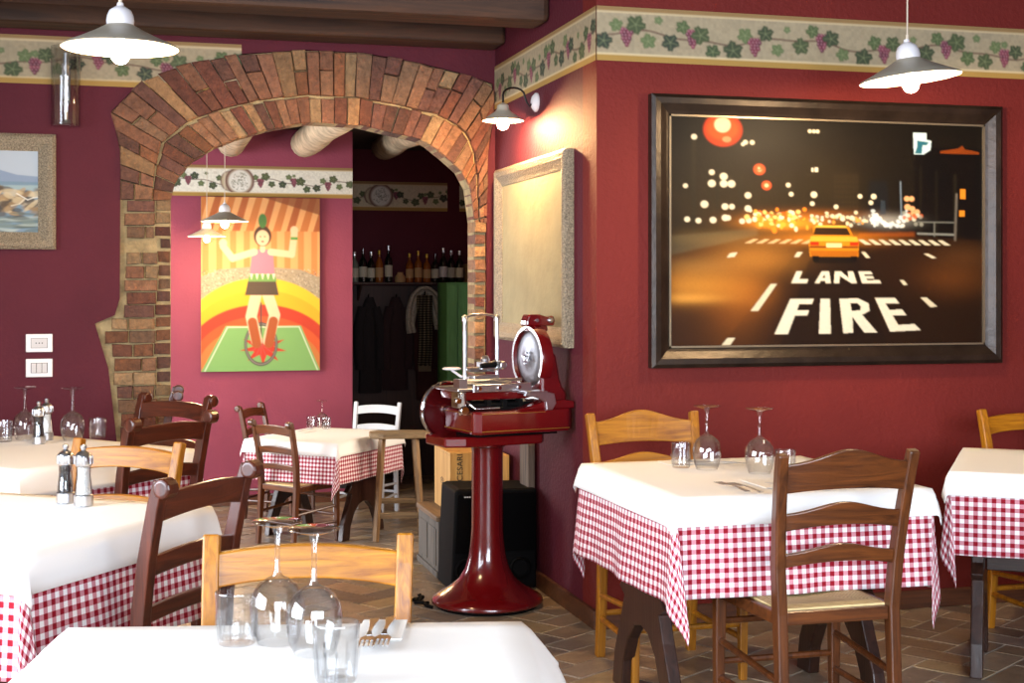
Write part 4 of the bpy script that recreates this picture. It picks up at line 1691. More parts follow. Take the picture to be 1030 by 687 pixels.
def table_set(name, near, e1, e2, L, W, drop, wdrop, labels, z=0, seed=1, flare=.04, wflare=.22, has_check=True):
    """near = camera (right, forward) of one corner; e1, e2 = unit camera directions of the sides L and W"""
    cr = near[0] + e1[0] * L / 2 + e2[0] * W / 2
    cd = near[1] + e1[1] * L / 2 + e2[1] * W / 2
    cx = cw(cr, cd)
    d1 = cw(*e1)
    yaw = math.atan2(d1[1], d1[0])
    t = make_table(L, W, labels[0])
    place(t, cx, yaw, z)
    o = drape_mesh('checked_tablecloth', L, W, drop, flare, M['gingham'], .752, seed)
    place(o, cx, yaw, z)
    tag(o, labels[1], 'tablecloth', 'checked tablecloths')
    o2 = drape_mesh('white_top_cloth', L + .012, W + .012, wdrop, wflare, M['cloth'], .757, seed + 5, wave=.004)
    place(o2, cx, yaw, z)
    tag(o2, labels[2], 'tablecloth', 'white top cloths')
    return cx, yaw


def unit(a, c):
    n = math.hypot(a, c)
    return (a / n, c / n)


def perp(e):
    return (-e[1], e[0])


TB = .7605
# nearest table
e1 = unit(.84, .05)
table_set('t0', (-.807 + .03 * .84, 2.646 - .84), e1, perp(e1), .845, .84, .28, .11,
          ('dark trestle table nearest the camera, hidden under its cloths', 'red gingham cloth hanging under the white cloth of the nearest table',
           'bright white top cloth of the nearest table, with two large upturned glasses'), seed=3, wflare=.6)
# left front table
e1 = unit(.36, .933)
table_set('t1', (-1.18, 3.38), e1, perp(e1), .80, .84, .30, .095,
          ('dark trestle table of the left front place, hidden under its cloths', 'red gingham cloth of the left front table with the steel-capped mills',
           'white top cloth of the left front table, under the steel-capped mills'), seed=5)
e1 = unit(.56, .83)
table_set('t2', (-1.74, 4.93), e1, perp(e1), .82, 1.0, .30, .10,
          ('dark trestle table beside the brick pillar, hidden under its cloths', 'red gingham cloth of the table beside the brick pillar',
           'white top cloth of the table beside the brick pillar'), seed=8)
e1 = (CA, SA)
table_set('t3', (.50, 4.27), e1, perp(e1), .87, .90, [.32, .32, .30, .30], .085,
          ('dark carved trestle table under the street painting', 'red gingham cloth hanging to the carved legs of the table under the street painting',
           'white top cloth with two wine glasses, under the street painting'), seed=11)
e1 = unit(.93, -.36)
table_set('t4', (1.535, 4.90), e1, perp(e1), .90, .80, .28, .08,
          ('dark carved trestle table cut by the right edge of the picture', 'red gingham cloth of the table at the right edge',
           'white top cloth of the table at the right edge'), seed=14)
e1 = unit(.916, -.40)
cx5, yaw5 = table_set('t5', (-2.02, 10.64), e1, perp(e1), .80, .98, .30, .10,
                      ('dark trestle table in the back room', 'red gingham cloth of the far table in the back room',
                       'white top cloth of the far table in the back room'), z=LOW, seed=17)


# ------------------------------------------------------------------ tableware
def wine_glass_mesh(k=1.0, n=28):
    """upturned: rim on the table, foot on top; wall as a thin double shell"""
    outer = [(.033, 0), (.040, .018), (.045, .045), (.0455, .062), (.042, .080), (.033, .095), (.020, .105), (.0085, .111), (.0048, .120), (.0042, .150), (.0046, .175), (.010, .190), (.0415, .1985), (.042, .2005), (.040, .2015), (0, .2018)]
    inner = [(.0, .1045), (.018, .1025), (.031, .093), (.040, .078), (.0435, .062), (.043, .045), (.038, .018), (.0315, 0.0006)]
    b = MB()
    b.lathe([(r * k, h * k) for r, h in inner + outer], n, close=True)
    return b


def tumbler_mesh(k=1.0, n=24):
    outer = [(0, 0), (.030, 0), (.0315, .004), (.036, .085), (.0355, .087)]
    inner = [(.0335, .086), (.0285, .010), (0, .009)]
    b = MB()
    b.lathe([(r * k, h * k) for r, h in outer + inner], n, close=True)
    # pressed flutes
    for i in range(12):
        a = i / 12 * 2 * PI
        b.tube([((.0318) * k * math.cos(a), .0318 * k * math.sin(a), .008 * k), (.0345 * k * math.cos(a), .0345 * k * math.sin(a), .05 * k)], .0022 * k, 5)
    return b


wg = wine_glass_mesh().build('wine_glass', M['glass'], smooth=True)
tg = tumbler_mesh().build('tumbler', M['glass'], smooth=True)
first = {'wg': wg, 'tg': tg}
used = set()


def glass(kind, u, v, z, label, k=1.0, group=None):
    src = first[kind]
    o = src if kind not in used else src.copy()
    if kind in used:
        C.objects.link(o)
    used.add(kind)
    p = at_z(u, v, z)
    o.location = (p.x, p.y, z)
    o.scale = (k, k, k)
    o.rotation_euler = (0, 0, random.uniform(0, 6))
    tag(o, label, 'glass', group)
    return o


GW, GT = 'upturned wine glasses', 'water tumblers'
zz = TB + .001
glass('wg', 279, 646, zz, 'large upturned wine glass on the nearest table, the farther left one', 1.09, GW)
glass('wg', 316, 657, zz, 'large upturned wine glass on the nearest table, right one standing nearer', 1.09, GW)
glass('wg', 711, 472, zz, 'upturned wine glass beside the tumbler on the table under the street painting', 1.12, GW)
glass('wg', 764, 476, zz, 'upturned wine glass right of centre on the table under the street painting', 1.12, GW)
glass('wg', 25, 442, zz, 'upturned wine glass left of the mills on the table by the brick pillar', 1.1, GW)
glass('wg', 73, 443, zz, 'upturned wine glass right of the mills on the table by the brick pillar', 1.1, GW)
glass('wg', 324, 430, TB + LOW, 'upturned wine glass on the far table in the back room', 1.1, GW)
glass('tg', 238, 647, zz, 'tumbler left of the wine glasses on the nearest table', 1.08, GT)
glass('tg', 338, 684, zz, 'tumbler in front of the wine glasses on the nearest table', 1.08, GT)
glass('tg', 685, 470, zz, 'tumbler at the left of the wine glasses on the table under the street painting', 1.0, GT)
glass('tg', 790, 478, zz, 'tumbler behind the walnut chair on the table under the street painting', 1.0, GT)
glass('tg', 4, 444, zz, 'tumbler at the left edge of the picture on the pillar table', 1.0, GT)
glass('tg', 98, 441, zz, 'tumbler right of the wine glasses on the pillar table', 1.0, GT)
glass('tg', 313, 430, TB + LOW, 'left tumbler beside the upturned glass in the back room', 1.05, GT)
glass('tg', 328, 431, TB + LOW, 'right tumbler beside the upturned glass in the back room', 1.05, GT)


def mill(label, u, v, z, fill, k, group):
    p = at_z(u, v, z)
    t = thing('spice_mill', label, 'mill', (p.x, p.y, z), random.uniform(0, 3), group)
    b = MB()
    b.lathe([(.0, 0), (.027, 0), (.027, .028), (.024, .031)], 20)
    b.build('steel_base', M['steel'], t, smooth=True)
    b = MB()
    b.lathe([(.020, .031), (.0195, .05), (.016, .085), (.0165, .108)], 20)
    b.build('filling', fill, t, smooth=True)
    b = MB()
    b.lathe([(.0245, .031), (.0235, .05), (.0195, .085), (.0205, .112), (.019, .112), (.018, .085), (.022, .05), (.023, .031)], 20, close=True)
    b.build('clear_body', M['glass'], t, smooth=True)
    b = MB()
    b.lathe([(.0, .112), (.0215, .112), (.0245, .118), (.0255, .13), (.0235, .142), (.017, .150), (.009, .154), (.006, .158), (.009, .163), (.009, .170), (.004, .174), (0, .174)], 20)
    for i in range(8):
        a = i / 8 * 2 * PI
        b.tube([(.025 * math.cos(a), .025 * math.sin(a), .118), (.024 * math.cos(a), .024 * math.sin(a), .14)], .003, 6)
    b.build('steel_cap', M['steel'], t, smooth=True)
    t.scale = (k, k, k)
    return t


mill('steel-capped pepper mill on the left front table, filled dark', 66, 505, zz, M['pepper'], 1.0, 'spice mills')
mill('steel-capped salt mill on the left front table, filled white', 84, 508, zz, M['salt'], 1.03, 'spice mills')
mill('dark-filled pepper mill on the table by the brick pillar', 39, 446, zz, M['pepper'], 1.0, 'spice mills')
mill('white-filled salt mill on the table by the brick pillar', 47, 442, zz, M['salt'], 1.0, 'spice mills')


def fork_mesh():
    b = MB()
    # handle
    n = 12
    P = [(0, .0), (0, .03), (0, .07), (0, .105), (0, .125)]
    wd = [.010, .008, .0045, .0035, .006]
    hz = [.002, .003, .006, .007, .004]
    for i in range(4):
        x0, x1 = wd[i] / 2 * 1.6, wd[i + 1] / 2 * 1.6
        vs = [(-x0, P[i][1], hz[i]), (x0, P[i][1], hz[i]), (x1, P[i + 1][1], hz[i + 1]), (-x1, P[i + 1][1], hz[i + 1])]
        b.add(vs + [(x, y, z + .0025) for x, y, z in vs], [(0, 1, 2, 3), (7, 6, 5, 4), (0, 4, 5, 1), (1, 5, 6, 2), (2, 6, 7, 3), (3, 7, 4, 0)])
    # head
    b.prism([(-.005, .125), (.005, .125), (.0125, .14), (.0125, .155), (-.0125, .155), (-.0125, .14)], .003, .0055, 'XY')
    for k in range(4):
        x = -.0107 + k * .0071
        b.prism([(x - .0018, .154), (x + .0018, .154), (x + .0012, .195), (x - .0012, .195)], .003, .0055, 'XY')
    return b


def knife_mesh():
    b = MB()
    b.prism([(-.007, 0), (.007, 0), (.0055, .09), (-.0055, .09)], .0015, .006, 'XY')
    b.prism([(-.0055, .09), (.0065, .09), (.0095, .13), (.009, .17), (.004, .20), (-.003, .213), (-.0055, .19)], .0025, .004, 'XY')
    return b


fk_m = fork_mesh()
fk_m.v = [(x * 1.15, y * 1.1, z) for x, y, z in fk_m.v]
fk = fk_m.build('fork', M['cutlery'], bevel=.0006)
kn = knife_mesh().build('knife', M['cutlery'], bevel=.0006)
cut_used = set()


def cutlery(src, u, v, z, yaw, label, group):
    o = src if src.name not in cut_used else src.copy()
    if src.name in cut_used:
        C.objects.link(o)
    cut_used.add(src.name)
    p = at_z(u, v, z)
    o.location = (p.x, p.y, z)
    o.rotation_euler = (0, 0, yaw)
    tag(o, label, 'cutlery', group)
    return o


def napkin(u, v, z, yaw, label, sx=.17, sy=.17):
    p = at_z(u, v, z)
    b = MB()
    b.box(-sx / 2, sx / 2, -sy / 2, sy / 2, 0, .0012)
    b.box(-sx / 2 + .002, sx / 2, -sy / 2 + .003, sy / 2 - .001, .0012, .0026)
    o = b.build('paper_napkin', M['paper'], bevel=.0005)
    o.location = (p.x, p.y, z)
    o.rotation_euler = (0, 0, yaw)
    return tag(o, label, 'napkin', 'folded paper napkins')


zn = zz + .0035
napkin(788, 486, zz, .0, 'folded paper napkin in front of the right wine glass, under two forks', .22, .20)
napkin(700, 465, zz, .02, 'folded paper napkin left of the left wine glass', .26, .10)
cutlery(fk, 766, 496, zn, face(-.3, .95), 'front fork of the pair on the table under the street painting', 'forks')
cutlery(fk, 752, 495, zn, face(-.3, .95), 'rear fork of the pair on the table under the street painting', 'forks')
cutlery(fk, 752, 467, zn, face(-1, .25), 'fork lying behind the wine glasses under the street painting', 'forks')
cutlery(kn, 834, 491, zn, face(-1, .55), 'table knife showing behind the walnut chair', 'knives')
napkin(384, 634, zz, face(0, 1), 'folded paper napkin on the nearest table, under two forks', .085, .15)
cutlery(fk, 377, 624, zn, face(.02, -1), 'left fork on the nearest napkin, tines towards us', 'forks')
cutlery(fk, 393, 623, zn, face(.0, -1), 'right fork on the nearest napkin, tines towards us', 'forks')
napkin(303, 434, TB + LOW + .001, yaw5, 'folded paper napkin on the far table in the back room')
cutlery(fk, 300, 434, TB + LOW + .0045, yaw5, 'fork on the napkin of the far table', 'forks')

# ------------------------------------------------------------------ lamps
def pendant(label, r, d, z, ztop, dia, tilt=0.0, bulb='bulb', group='enamel pendant lamps', n=40):
    x, y = cw(r, d)
    t = thing('pendant_lamp', label, 'lamp', (x, y, z), 0, group)
    R = dia / 2
    k = R / .19
    cs, sn = math.cos(tilt), math.sin(tilt)

    def rot(b):
        # tilt the shade about the camera's viewing axis
        q = []
        for p in b.v:
            a = p[0] * CA - p[1] * SA
            dpt = p[0] * SA + p[1] * CA
            a2 = a * cs - (p[2] - .12) * sn
            z2 = a * sn + (p[2] - .12) * cs + .12
            q.append((SA * dpt + CA * a2, CA * dpt - SA * a2, z2))
        b.v = q
        return b
    b = MB()
    b.lathe([(R, 0), (R + .002, .003), (R - .004, .008), (R * .72, .030 * k), (R * .42, .058 * k), (R * .235, .078 * k), (R * .22, .082 * k)], n, close=True)
    rot(b).build('lamp_shade', M['shade_out'], t, smooth=True)
    b = MB()
    b.lathe([(R - .001, .0005), (R - .006, .005), (R * .72, .0275 * k), (R * .42, .055 * k), (R * .22, .078 * k), (0, .079 * k)], n, close=True)
    rot(b).build('shade_lining', M['shade_in'], t, smooth=True)
    b = MB()
    h = .080 * k
    b.lathe([(R * .23, h - .004), (R * .24, h + .012), (R * .225, h + .03), (R * .19, h + .046), (R * .10, h + .058), (.012, h + .062), (.010, h + .072)], 24)
    rot(b).build('socket_cap', M['ceramic'], t, smooth=True)
    b = MB()
    br = .030 * max(.85, k)
    b.lathe([(.0, -br * 1.0 + 0)] + [(br * math.sin(a), -br * math.cos(a) + 0.000) for a in [i * PI / 12 for i in range(1, 9)]] + [(.014, .032), (.013, .06 * k)], 20, (0, 0, -.022))
    rot(b).build('bulb', M[bulb], t, smooth=True)
    b = MB()
    b.tube([(0, 0, h + .068), (.001, 0, (ztop - z) * .5), (0, 0, ztop - z)], .003, 6)
    b.tube([(0, 0, h + .066), (0, 0, h + .09)], .006, 8)
    b.build('cord', M['cord'], t, smooth=True)
    return t


p = 4.66
pendant('large enamel pendant lamp at the upper left, before the brick arch', (121 - U0) / F * p, p, 1.4 + 241 / F * p, H1 - .026, .38)
p = 5.30
pendant('large enamel pendant lamp hanging in front of the street painting', (912.5 - U0) / F * p, p, 1.4 + 210 / F * p, H1, .376, .10)
p = 11.0
pendant('small pendant lamp in the back room, the upper one before the circus canvas', (226 - U0) / F * p, p, 1.4 + 67 / F * p, 2.8, .37, 0, 'bulb_b')
p = 11.5
pendant('small pendant lamp in the back room, lower and further left', (208 - U0) / F * p, p, 1.4 + 52 / F * p, 2.8, .31, 0, 'bulb_b')

# gooseneck sconce on the receding wall
sc = at_X(540, 103, XW)
t = thing('wall_sconce', 'gooseneck wall lamp with glowing bulb above the cream canvas', 'lamp', (sc.x, sc.y, sc.z))
b = MB()
b.lathe([(.0, 0), (.045, 0), (.045, -.008), (.030, -.022), (.012, -.028), (0, -.028)], 24, (0, 0, 0), 'X')
o = b.build('wall_plate', M['ceramic'], t, smooth=True)
sx = -.165
arm = [(-.02, 0, 0), (-.035, 0, -.02), (-.05, 0, .0), (-.06, 0, .03)] + [(-.06 - .0525 * (1 - math.cos(a)), 0, .03 + .035 * math.sin(a)) for a in [i * PI / 8 for i in range(1, 9)]] + [(sx, 0, 0), (sx, 0, -.02)]
b = MB()
b.tube(arm, .005, 8)
b.build('arm', M['iron'], t, smooth=True)
R = .098
b = MB()
b.lathe([(R, -.092), (R * .7, -.070), (R * .4, -.05), (R * .3, -.04), (R * .28, -.02), (.008, -.008)], 32, (sx, 0, 0), close=True)
b.build('lamp_shade', M['shade_out'], t, smooth=True)
b = MB()
b.lathe([(R - .002, -.0925), (R * .7, -.073), (R * .4, -.054), (0, -.05)], 32, (sx, 0, 0), close=True)
b.build('shade_lining', M['shade_in'], t, smooth=True)
b = MB()
b.lathe([(0, -.135)] + [(.027 * math.sin(a), -.108 - .027 * math.cos(a)) for a in [i * PI / 12 for i in range(1, 10)]] + [(.012, -.07), (.012, -.055)], 20, (sx, 0, 0))
b.build('bulb', M['bulb_s'], t, smooth=True)

# clear glass wall light, unlit, left
hp = at_Y(66, 127, YA - .09)
ht = at_Y(66, 47, YA - .09)
t = thing('glass_wall_light', 'clear glass cylinder wall light with a metal rod, left of the brick arch', 'lamp', (hp.x, YA - .09, hp.z))
h = ht.z - hp.z
b = MB()
b.lathe([(.0, 0), (.066, 0), (.068, .006), (.068, h), (.065, h), (.065, .008), (0, .008)], 28, close=True)
b.build('glass_cylinder', M['glass'], t, smooth=True)
b = MB()
b.tube([(0, 0, .02), (0, 0, h - .03)], .012, 12)
b.tube([(-.012, .0, .10), (-.012, .0, h - .08)], .004, 8)
b.lathe([(.02, .008), (.026, .014), (.02, .03)], 20)
b.lathe([(.014, h * .30), (.022, h * .32), (.014, h * .34)], 16)
b.lathe([(.014, h * .70), (.020, h * .755), (.014, h * .74)], 16)
b.build('rod', M['steel'], t, smooth=True)
b = MB()
b.box(-.02, .02, .068, .088, h * .30, h * .78)
b.tube([(0, .015, h * .54), (0, .078, h * .54)], .008, 8)
b.build('wall_bracket', M['chrome'], t, bevel=.003)

# ------------------------------------------------------------------ switches
for (v0, v1, keys, lab) in ((336, 354, 1, 'white socket plate on the left wall, the upper of two'), (361, 379, 3, 'white plate with three light switches on the left wall, the lower one')):
    a, c = at_Y(26, v0, YA), at_Y(53, v1, YA)
    W_, H_ = c.x - a.x, a.z - c.z
    t = thing('switch_plate', lab, 'switch', (a.x, YA - .0005, c.z), 0, 'white switch plates')
    b = MB()
    b.box(0, W_, -.009, 0, 0, H_)
    b.build('cover_plate', M['plastic_w'], t, bevel=.003)
    b = MB()
    ix0, ix1, iz0, iz1 = W_ * .2, W_ * .8, H_ * .24, H_ * .76
    b.box(ix0 - .0015, ix1 + .0015, -.0097, -.008, iz0 - .0015, iz1 + .0015)
    b.build('recess', M['black'], t)
    if keys == 3:
        for k in range(3):
            b = MB()
            q = (ix1 - ix0) / 3
            b.box(ix0 + k * q + .001, ix0 + (k + 1) * q - .001, -.013, -.009, iz0, iz1)
            b.build('switch_key', M['plastic_g'], t, bevel=.001)
    else:
        b = MB()
        b.box(ix0, ix1, -.011, -.009, iz0, iz1)
        b.build('socket_insert', M['plastic_g'], t, bevel=.001)
        b = MB()
        for k in (-1, 0, 1):
            b.lathe([(.0, -.0118), (.003, -.0118), (.003, -.0105), (0, -.0105)], 10, (W_ * .5 + k * .014, 0, H_ * .5), 'Y')
        b.build('socket_hole', M['black'], t)

# ------------------------------------------------------------------ the red meat slicer
S = .94
OX, OY = -.0864, -.169
scx, scy = cw(-.1095, 6.2)
lx = unit(.88, .47)
dx_ = cw(*lx)
syaw = math.atan2(dx_[1], dx_[0])
t = thing('meat_slicer', 'red flywheel meat slicer on its flared red pedestal, between the arch and the street painting', 'meat slicer', (scx, scy, 0), syaw)


def ZZ(z):
    return 1.4 - (1.4 - z) * S


def sl(b):
    b.v = [(p[0] * S + OX, p[1] * S + OY, ZZ(p[2])) for p in b.v]
    return b


M['blade'] = plain('brushed_blade', '#9a9ca3', .33, 1.0)
# pedestal is placed on the true floor
b = MB()
b.lathe([(0, .012), (.235, .012), (.246, .02), (.247, .028), (.240, .040), (.205, .062), (.165, .085), (.125, .120), (.098, .165), (.083, .215), (.075, .27), (.070, .34), (.069, .68), (.074, .70), (.082, .705), (.082, .735), (.0, .735)], 64)
b.build('pedestal', M['red'], t, smooth=True)
b = MB()
b.lathe([(0, .001), (.225, .001), (.228, .012), (0, .012)], 48)
b.build('foot_ring', M['black'], t)
# cross tray under the body
b = MB()
b.prism([(-.24, -.05), (-.15, -.085), (.24, -.085), (.27, -.05), (.27, .22), (.24, .27), (-.10, .27), (-.24, .15)], .688, .735, 'XY')
sl(b).build('support_tray', M['red'], t, bevel=.008)
b = MB()
b.box(-.11, .30, -.12, .10, .735, .752)
sl(b).build('spacer', M['black'], t, bevel=.003)
# base body
b = MB()
b.prism([(-.155, -.165), (-.12, -.185), (.325, -.185), (.362, -.15), (.362, .12), (.33, .15), (-.12, .15), (-.155, .12)], .75, .855, 'XY')
sl(b).build('base_body', M['red'], t, bevel=.012)
b = MB()
b.box(-.120, .325, -.1875, -.186, .765, .768)
b.box(-.120, .20, -.1875, -.186, .842, .844)
b.box(-.1575, -.156, -.155, .12, .765, .768)
b.box(-.1575, -.156, -.155, .12, .842, .844)
sl(b).build('gold_pinstripe', M['gold'], t)
# raised front shoulder (curved)
b = MB()
b.prism([(.04, .852), (.36, .852), (.36, .885), (.30, .895), (.20, .89), (.12, .868)], -.178, .10, 'XZ')
sl(b).build('shoulder', M['red'], t, bevel=.01)
# motor housing at the right
b = MB()
b.prism([(.225, .85), (.362, .85), (.364, .915), (.355, .932), (.342, .948), (.328, .985), (.318, 1.04), (.308, 1.09), (.285, 1.12), (.225, 1.12)], -.10, .09, 'XZ')
sl(b).build('motor_housing', M['red'], t, bevel=.014)
# blade guard ring
b = MB()
vs, fs = [], []
n = 56
a0, a1 = math.radians(-95), math.radians(215)
for i in range(n + 1):
    a = a0 + (a1 - a0) * i / n
    cy_, cz_ = math.cos(a), math.sin(a)
    for r_, x_ in ((.131, .205), (.147, .205), (.153, .222), (.150, .262), (.131, .262)):
        vs.append((x_, r_ * cy_, 1.077 + r_ * cz_))
for i in range(n):
    for k in range(5):
        j = (k + 1) % 5
        fs.append((i * 5 + k, i * 5 + j, i * 5 + 5 + j, i * 5 + 5 + k))
fs += [(4, 3, 2, 1, 0), tuple(n * 5 + k for k in range(5))]
b.add(vs, fs)
b.lathe([(.0, .24), (.132, .24), (.132, .255), (0, .262)], 48, (0, 0, 1.077), 'X')
sl(b).build('blade_guard', M['red'], t, smooth=True)
b = MB()
b.lathe([(0, .1985), (.03, .199), (.036, .2005), (.075, .203), (.110, .206), (.130, .213), (.1305, .219), (.10, .226), (0, .228)], 64, (.012, 0, 1.077), 'X')
bl = sl(b).build('blade', M['blade'], t, smooth=True)
b = MB()
b.lathe([(0, .190), (.010, .190), (.012, .198), (0, .199)], 24, (0, 0, 1.077), 'X')
for k in range(4):
    a = k * PI / 2 + .3
    b.lathe([(0, .194), (.0045, .194), (.0045, .207), (0, .207)], 10, (0, .026 * math.cos(a), 1.077 + .026 * math.sin(a)), 'X')
sl(b).build('blade_nut', M['steel'], bl, smooth=True)
# sharpener on top
b = MB()
b.prism([(.185, 1.225), (.335, 1.225), (.342, 1.245), (.332, 1.275), (.30, 1.268), (.26, 1.28), (.20, 1.28), (.188, 1.25)], -.032, .032, 'XZ')
b.prism([(.20, 1.20), (.31, 1.20), (.30, 1.245), (.215, 1.245)], -.022, .022, 'XZ')
sh = sl(b).build('sharpener', M['red'], t, bevel=.008)
b = MB()
b.lathe([(0, -.034), (.013, -.034), (.013, -.042), (.006, -.048), (0, -.048)], 16, (.31, 0, 1.252), 'Y')
sl(b).build('sharpener_knob', M['steel'], sh, smooth=True)
b = MB()
b.lathe([(0, -.033), (.008, -.033), (.008, -.040), (0, -.040)], 16, (.24, 0, 1.252), 'Y')
sl(b).build('sharpener_knob', M['steel'], sh, smooth=True)
# adjusting knob at the guard's right
b = MB()
b.lathe([(0, .27), (.03, .27), (.034, .30), (.028, .315), (0, .315)], 20, (0, .02, 1.10), 'X')
sl(b).build('gauge_knob', M['red_dark'], t, smooth=True)
# carriage : red underframe, silver plate
b = MB()
b.prism([(-.185, .90), (.16, .90), (.20, .915), (.19, .94), (-.19, .94)], -.10, .10, 'XZ')
sl(b).build('carriage_frame', M['red'], t, bevel=.006)
b = MB()
b.tube([(-.16, -.10, .876), (.19, -.10, .876)], .011, 10)
b.tube([(-.16, .04, .876), (.19, .04, .876)], .011, 10)
b.box(-.13, .17, -.12, .10, .853, .866)
for x in (-.06, .02, .10):
    b.box(x, x + .02, -.12, -.085, .866, .90)
sl(b).build('slide_rail', M['black'], t, smooth=False)
b = MB()
b.prism([(-.205, -.115), (.165, -.115), (.165, .125), (-.205, .125)], .941, .955, 'XY')
b.box(-.13, .165, -.121, -.108, .935, .972)
pl = sl(b).build('carriage_plate', M['steel'], t, bevel=.003)
b = MB()
for x in (-.10, 0, .10):
    b.lathe([(0, -.127), (.009, -.127), (.009, -.12), (0, -.12)], 14, (x, 0, .953), 'Y')
sl(b).build('screw', M['chrome'], pl, smooth=True)
# tall guide frame
b = MB()
hz = 1.262
b.tube([(-.105, .02, .955), (-.105, .02, hz)], .0095, 12)
b.tube([(.06, .02, .955), (.06, .02, hz)], .0085, 12)
b.tube([(-.105, .02, hz), (-.08, .02, hz + .014), (-.02, .02, hz + .02), (.035, .02, hz + .014), (.06, .02, hz)], .006, 10)
for x in (-.105, .06):
    b.lathe([(0, hz - .012), (.014, hz - .012), (.014, hz + .008), (.008, hz + .016), (0, hz + .018)], 14, (x, .02, 0))
sl(b).build('guide_frame', M['steel'], t, smooth=True)
# meat pusher with clamp and plate handle
b = MB()
b.box(-.075, .055, -.015, .045, .985, 1.005)
b.tube([(-.10, .02, 1.03), (.06, .02, 1.03)], .012, 12)
b.box(-.03, .04, -.005, .05, 1.03, 1.065)
b.lathe([(0, 1.06), (.018, 1.062), (.022, 1.075), (.012, 1.092), (0, 1.094)], 16, (.0, .02, 0))
b.lathe([(0, -.045), (.016, -.045), (.02, -.03), (.02, .05), (0, .05)], 16, (.062, 0, 1.05), 'Y')
ps = sl(b).build('meat_pusher', M['steel'], t, bevel=.003)
b = MB()
b.tube([(-.045, -.025, 1.048), (.03, -.025, 1.052)], [.011, .013], 12)
sl(b).build('grip', M['black'], ps, smooth=True)
b = MB()
b.lathe([(0, 1.030), (.040, 1.032), (.044, 1.038), (.035, 1.043), (0, 1.044)], 28, (-.165, .03, 0))
b.tube([(-.165, .03, 1.03), (-.12, .03, 1.0), (-.08, .03, .99)], .006, 8)
sl(b).build('press_plate', M['ceramic'], ps, smooth=True)
b = MB()
b.tube([(-.17, -.07, .985), (.14, -.07, .985)], .008, 10)
b.tube([(-.14, -.04, .972), (.10, -.04, .972)], .012, 10)
b.box(-.19, -.15, -.10, -.04, .955, .995)
sl(b).build('feed_screw', M['steel'], t, smooth=False)
# left end mechanism
b = MB()
b.box(-.205, -.165, -.12, -.05, .87, .94)
b.tube([(-.19, -.13, .94), (-.19, -.13, .84)], .016, 12)
b.tube([(-.165, -.10, .90), (-.13, -.14, .865), (-.02, -.165, .868)], .006, 8)
b.lathe([(0, -.16), (.02, -.16), (.022, -.14), (0, -.14)], 16, (-.19, 0, .86), 'Y')
b.lathe([(0, -.145), (.014, -.145), (.014, -.12), (0, -.12)], 16, (-.215, 0, .905), 'Y')
sl(b).build('feed_mechanism', M['chrome'], t, smooth=False, bevel=.002)
# silver slice deflector
b = MB()
b.prism([(.10, .935), (.20, .935), (.245, .925), (.255, .88), (.235, .85), (.205, .85), (.20, .885), (.15, .91), (.09, .918)], -.19, -.175, 'XZ')
b.box(.10, .21, -.19, -.10, .925, .938)
sl(b).build('deflector', M['steel'], t, bevel=.003)
# flywheel behind the left end
b = MB()
n = 56
wc = (-.115, .185, .835)
vs, fs = [], []
for i in range(n):
    a = 2 * PI * i / n
    for k in range(8):
        q = 2 * PI * k / 8
        rr = .128 + .009 * math.cos(q)
        vs.append((wc[0] + rr * math.cos(a), wc[1] + .011 * math.sin(q), wc[2] + rr * math.sin(a)))
for i in range(n):
    i2 = (i + 1) % n
    for k in range(8):
        j = (k + 1) % 8
        fs.append((i * 8 + k, i * 8 + j, i2 * 8 + j, i2 * 8 + k))
b.add(vs, fs)
fw = sl(b).build('flywheel_rim', M['chrome'], t, smooth=True)
b = MB()
b.lathe([(0, wc[1] - .012), (.030, wc[1] - .016), (.035, wc[1] - .006), (.114, wc[1] - .005), (.121, wc[1] - .009), (.121, wc[1] + .009), (0, wc[1] + .012)], 48, (wc[0], 0, wc[2]), 'Y')
sl(b).build('flywheel', M['red_dark'], t, smooth=True)
b = MB()
b.tube([(wc[0], wc[1], wc[2]), (wc[0], .10, wc[2])], .02, 12)
sl(b).build('axle', M['steel'], t, smooth=True)

# power cable on the floor beside the pedestal
b = MB()
pts = []
for i in range(22):
    a = i / 21
    q = at_z(435 - 16 * math.sin(a * 2.6) - 4 * math.sin(a * 21), 612 + 1 * math.cos(a * 17) - 10 * a, 0)
    pts.append((q.x, q.y, .009 + .006 * abs(math.sin(a * 14))))
b.tube(pts, .008, 8)
tag(b.build('power_cable', M['black'], smooth=True), 'black coiled cable on the tiles left of the slicer pedestal', 'cable')

# ------------------------------------------------------------------ speaker, chest, wine boxes, hanging board
t = thing('loudspeaker', 'big black floor loudspeaker behind the slicer pedestal', 'speaker', (1.612, 6.28, 0))
b = MB()
b.prism([(-.185, 0), (.225, 0), (.225, .465), (-.14, .475), (-.165, .465)], .012, .31, 'XZ')
b.build('cabinet', M['black'], t, bevel=.01)
b = MB()
b.prism([(-.17, .18), (.215, .18), (.215, .45), (-.14, .455), (-.155, .445)], 0, .012, 'XZ')
o = b.build('grille', M['blackmat'], t, bevel=.004)
b = MB()
b.lathe([(.0, .008), (.036, .008), (.045, -.002), (.052, .004), (.052, .012), (0, .012)], 28, (-.115, 0, .10), 'Y')
b.build('bass_port', M['black'], t, smooth=True)
b = MB()
b.lathe([(.0, .008), (.036, .008), (.045, -.002), (.052, .004), (.052, .012), (0, .012)], 28, (.145, 0, .10), 'Y')
b.build('bass_port', M['black'], t, smooth=True)
b = MB()
for k in range(3):
    b.box(-.125 + k * .011, -.117 + k * .011, -.0015, .001, .435, .441)
b.build('maker_badge', M['plastic_g'], t)

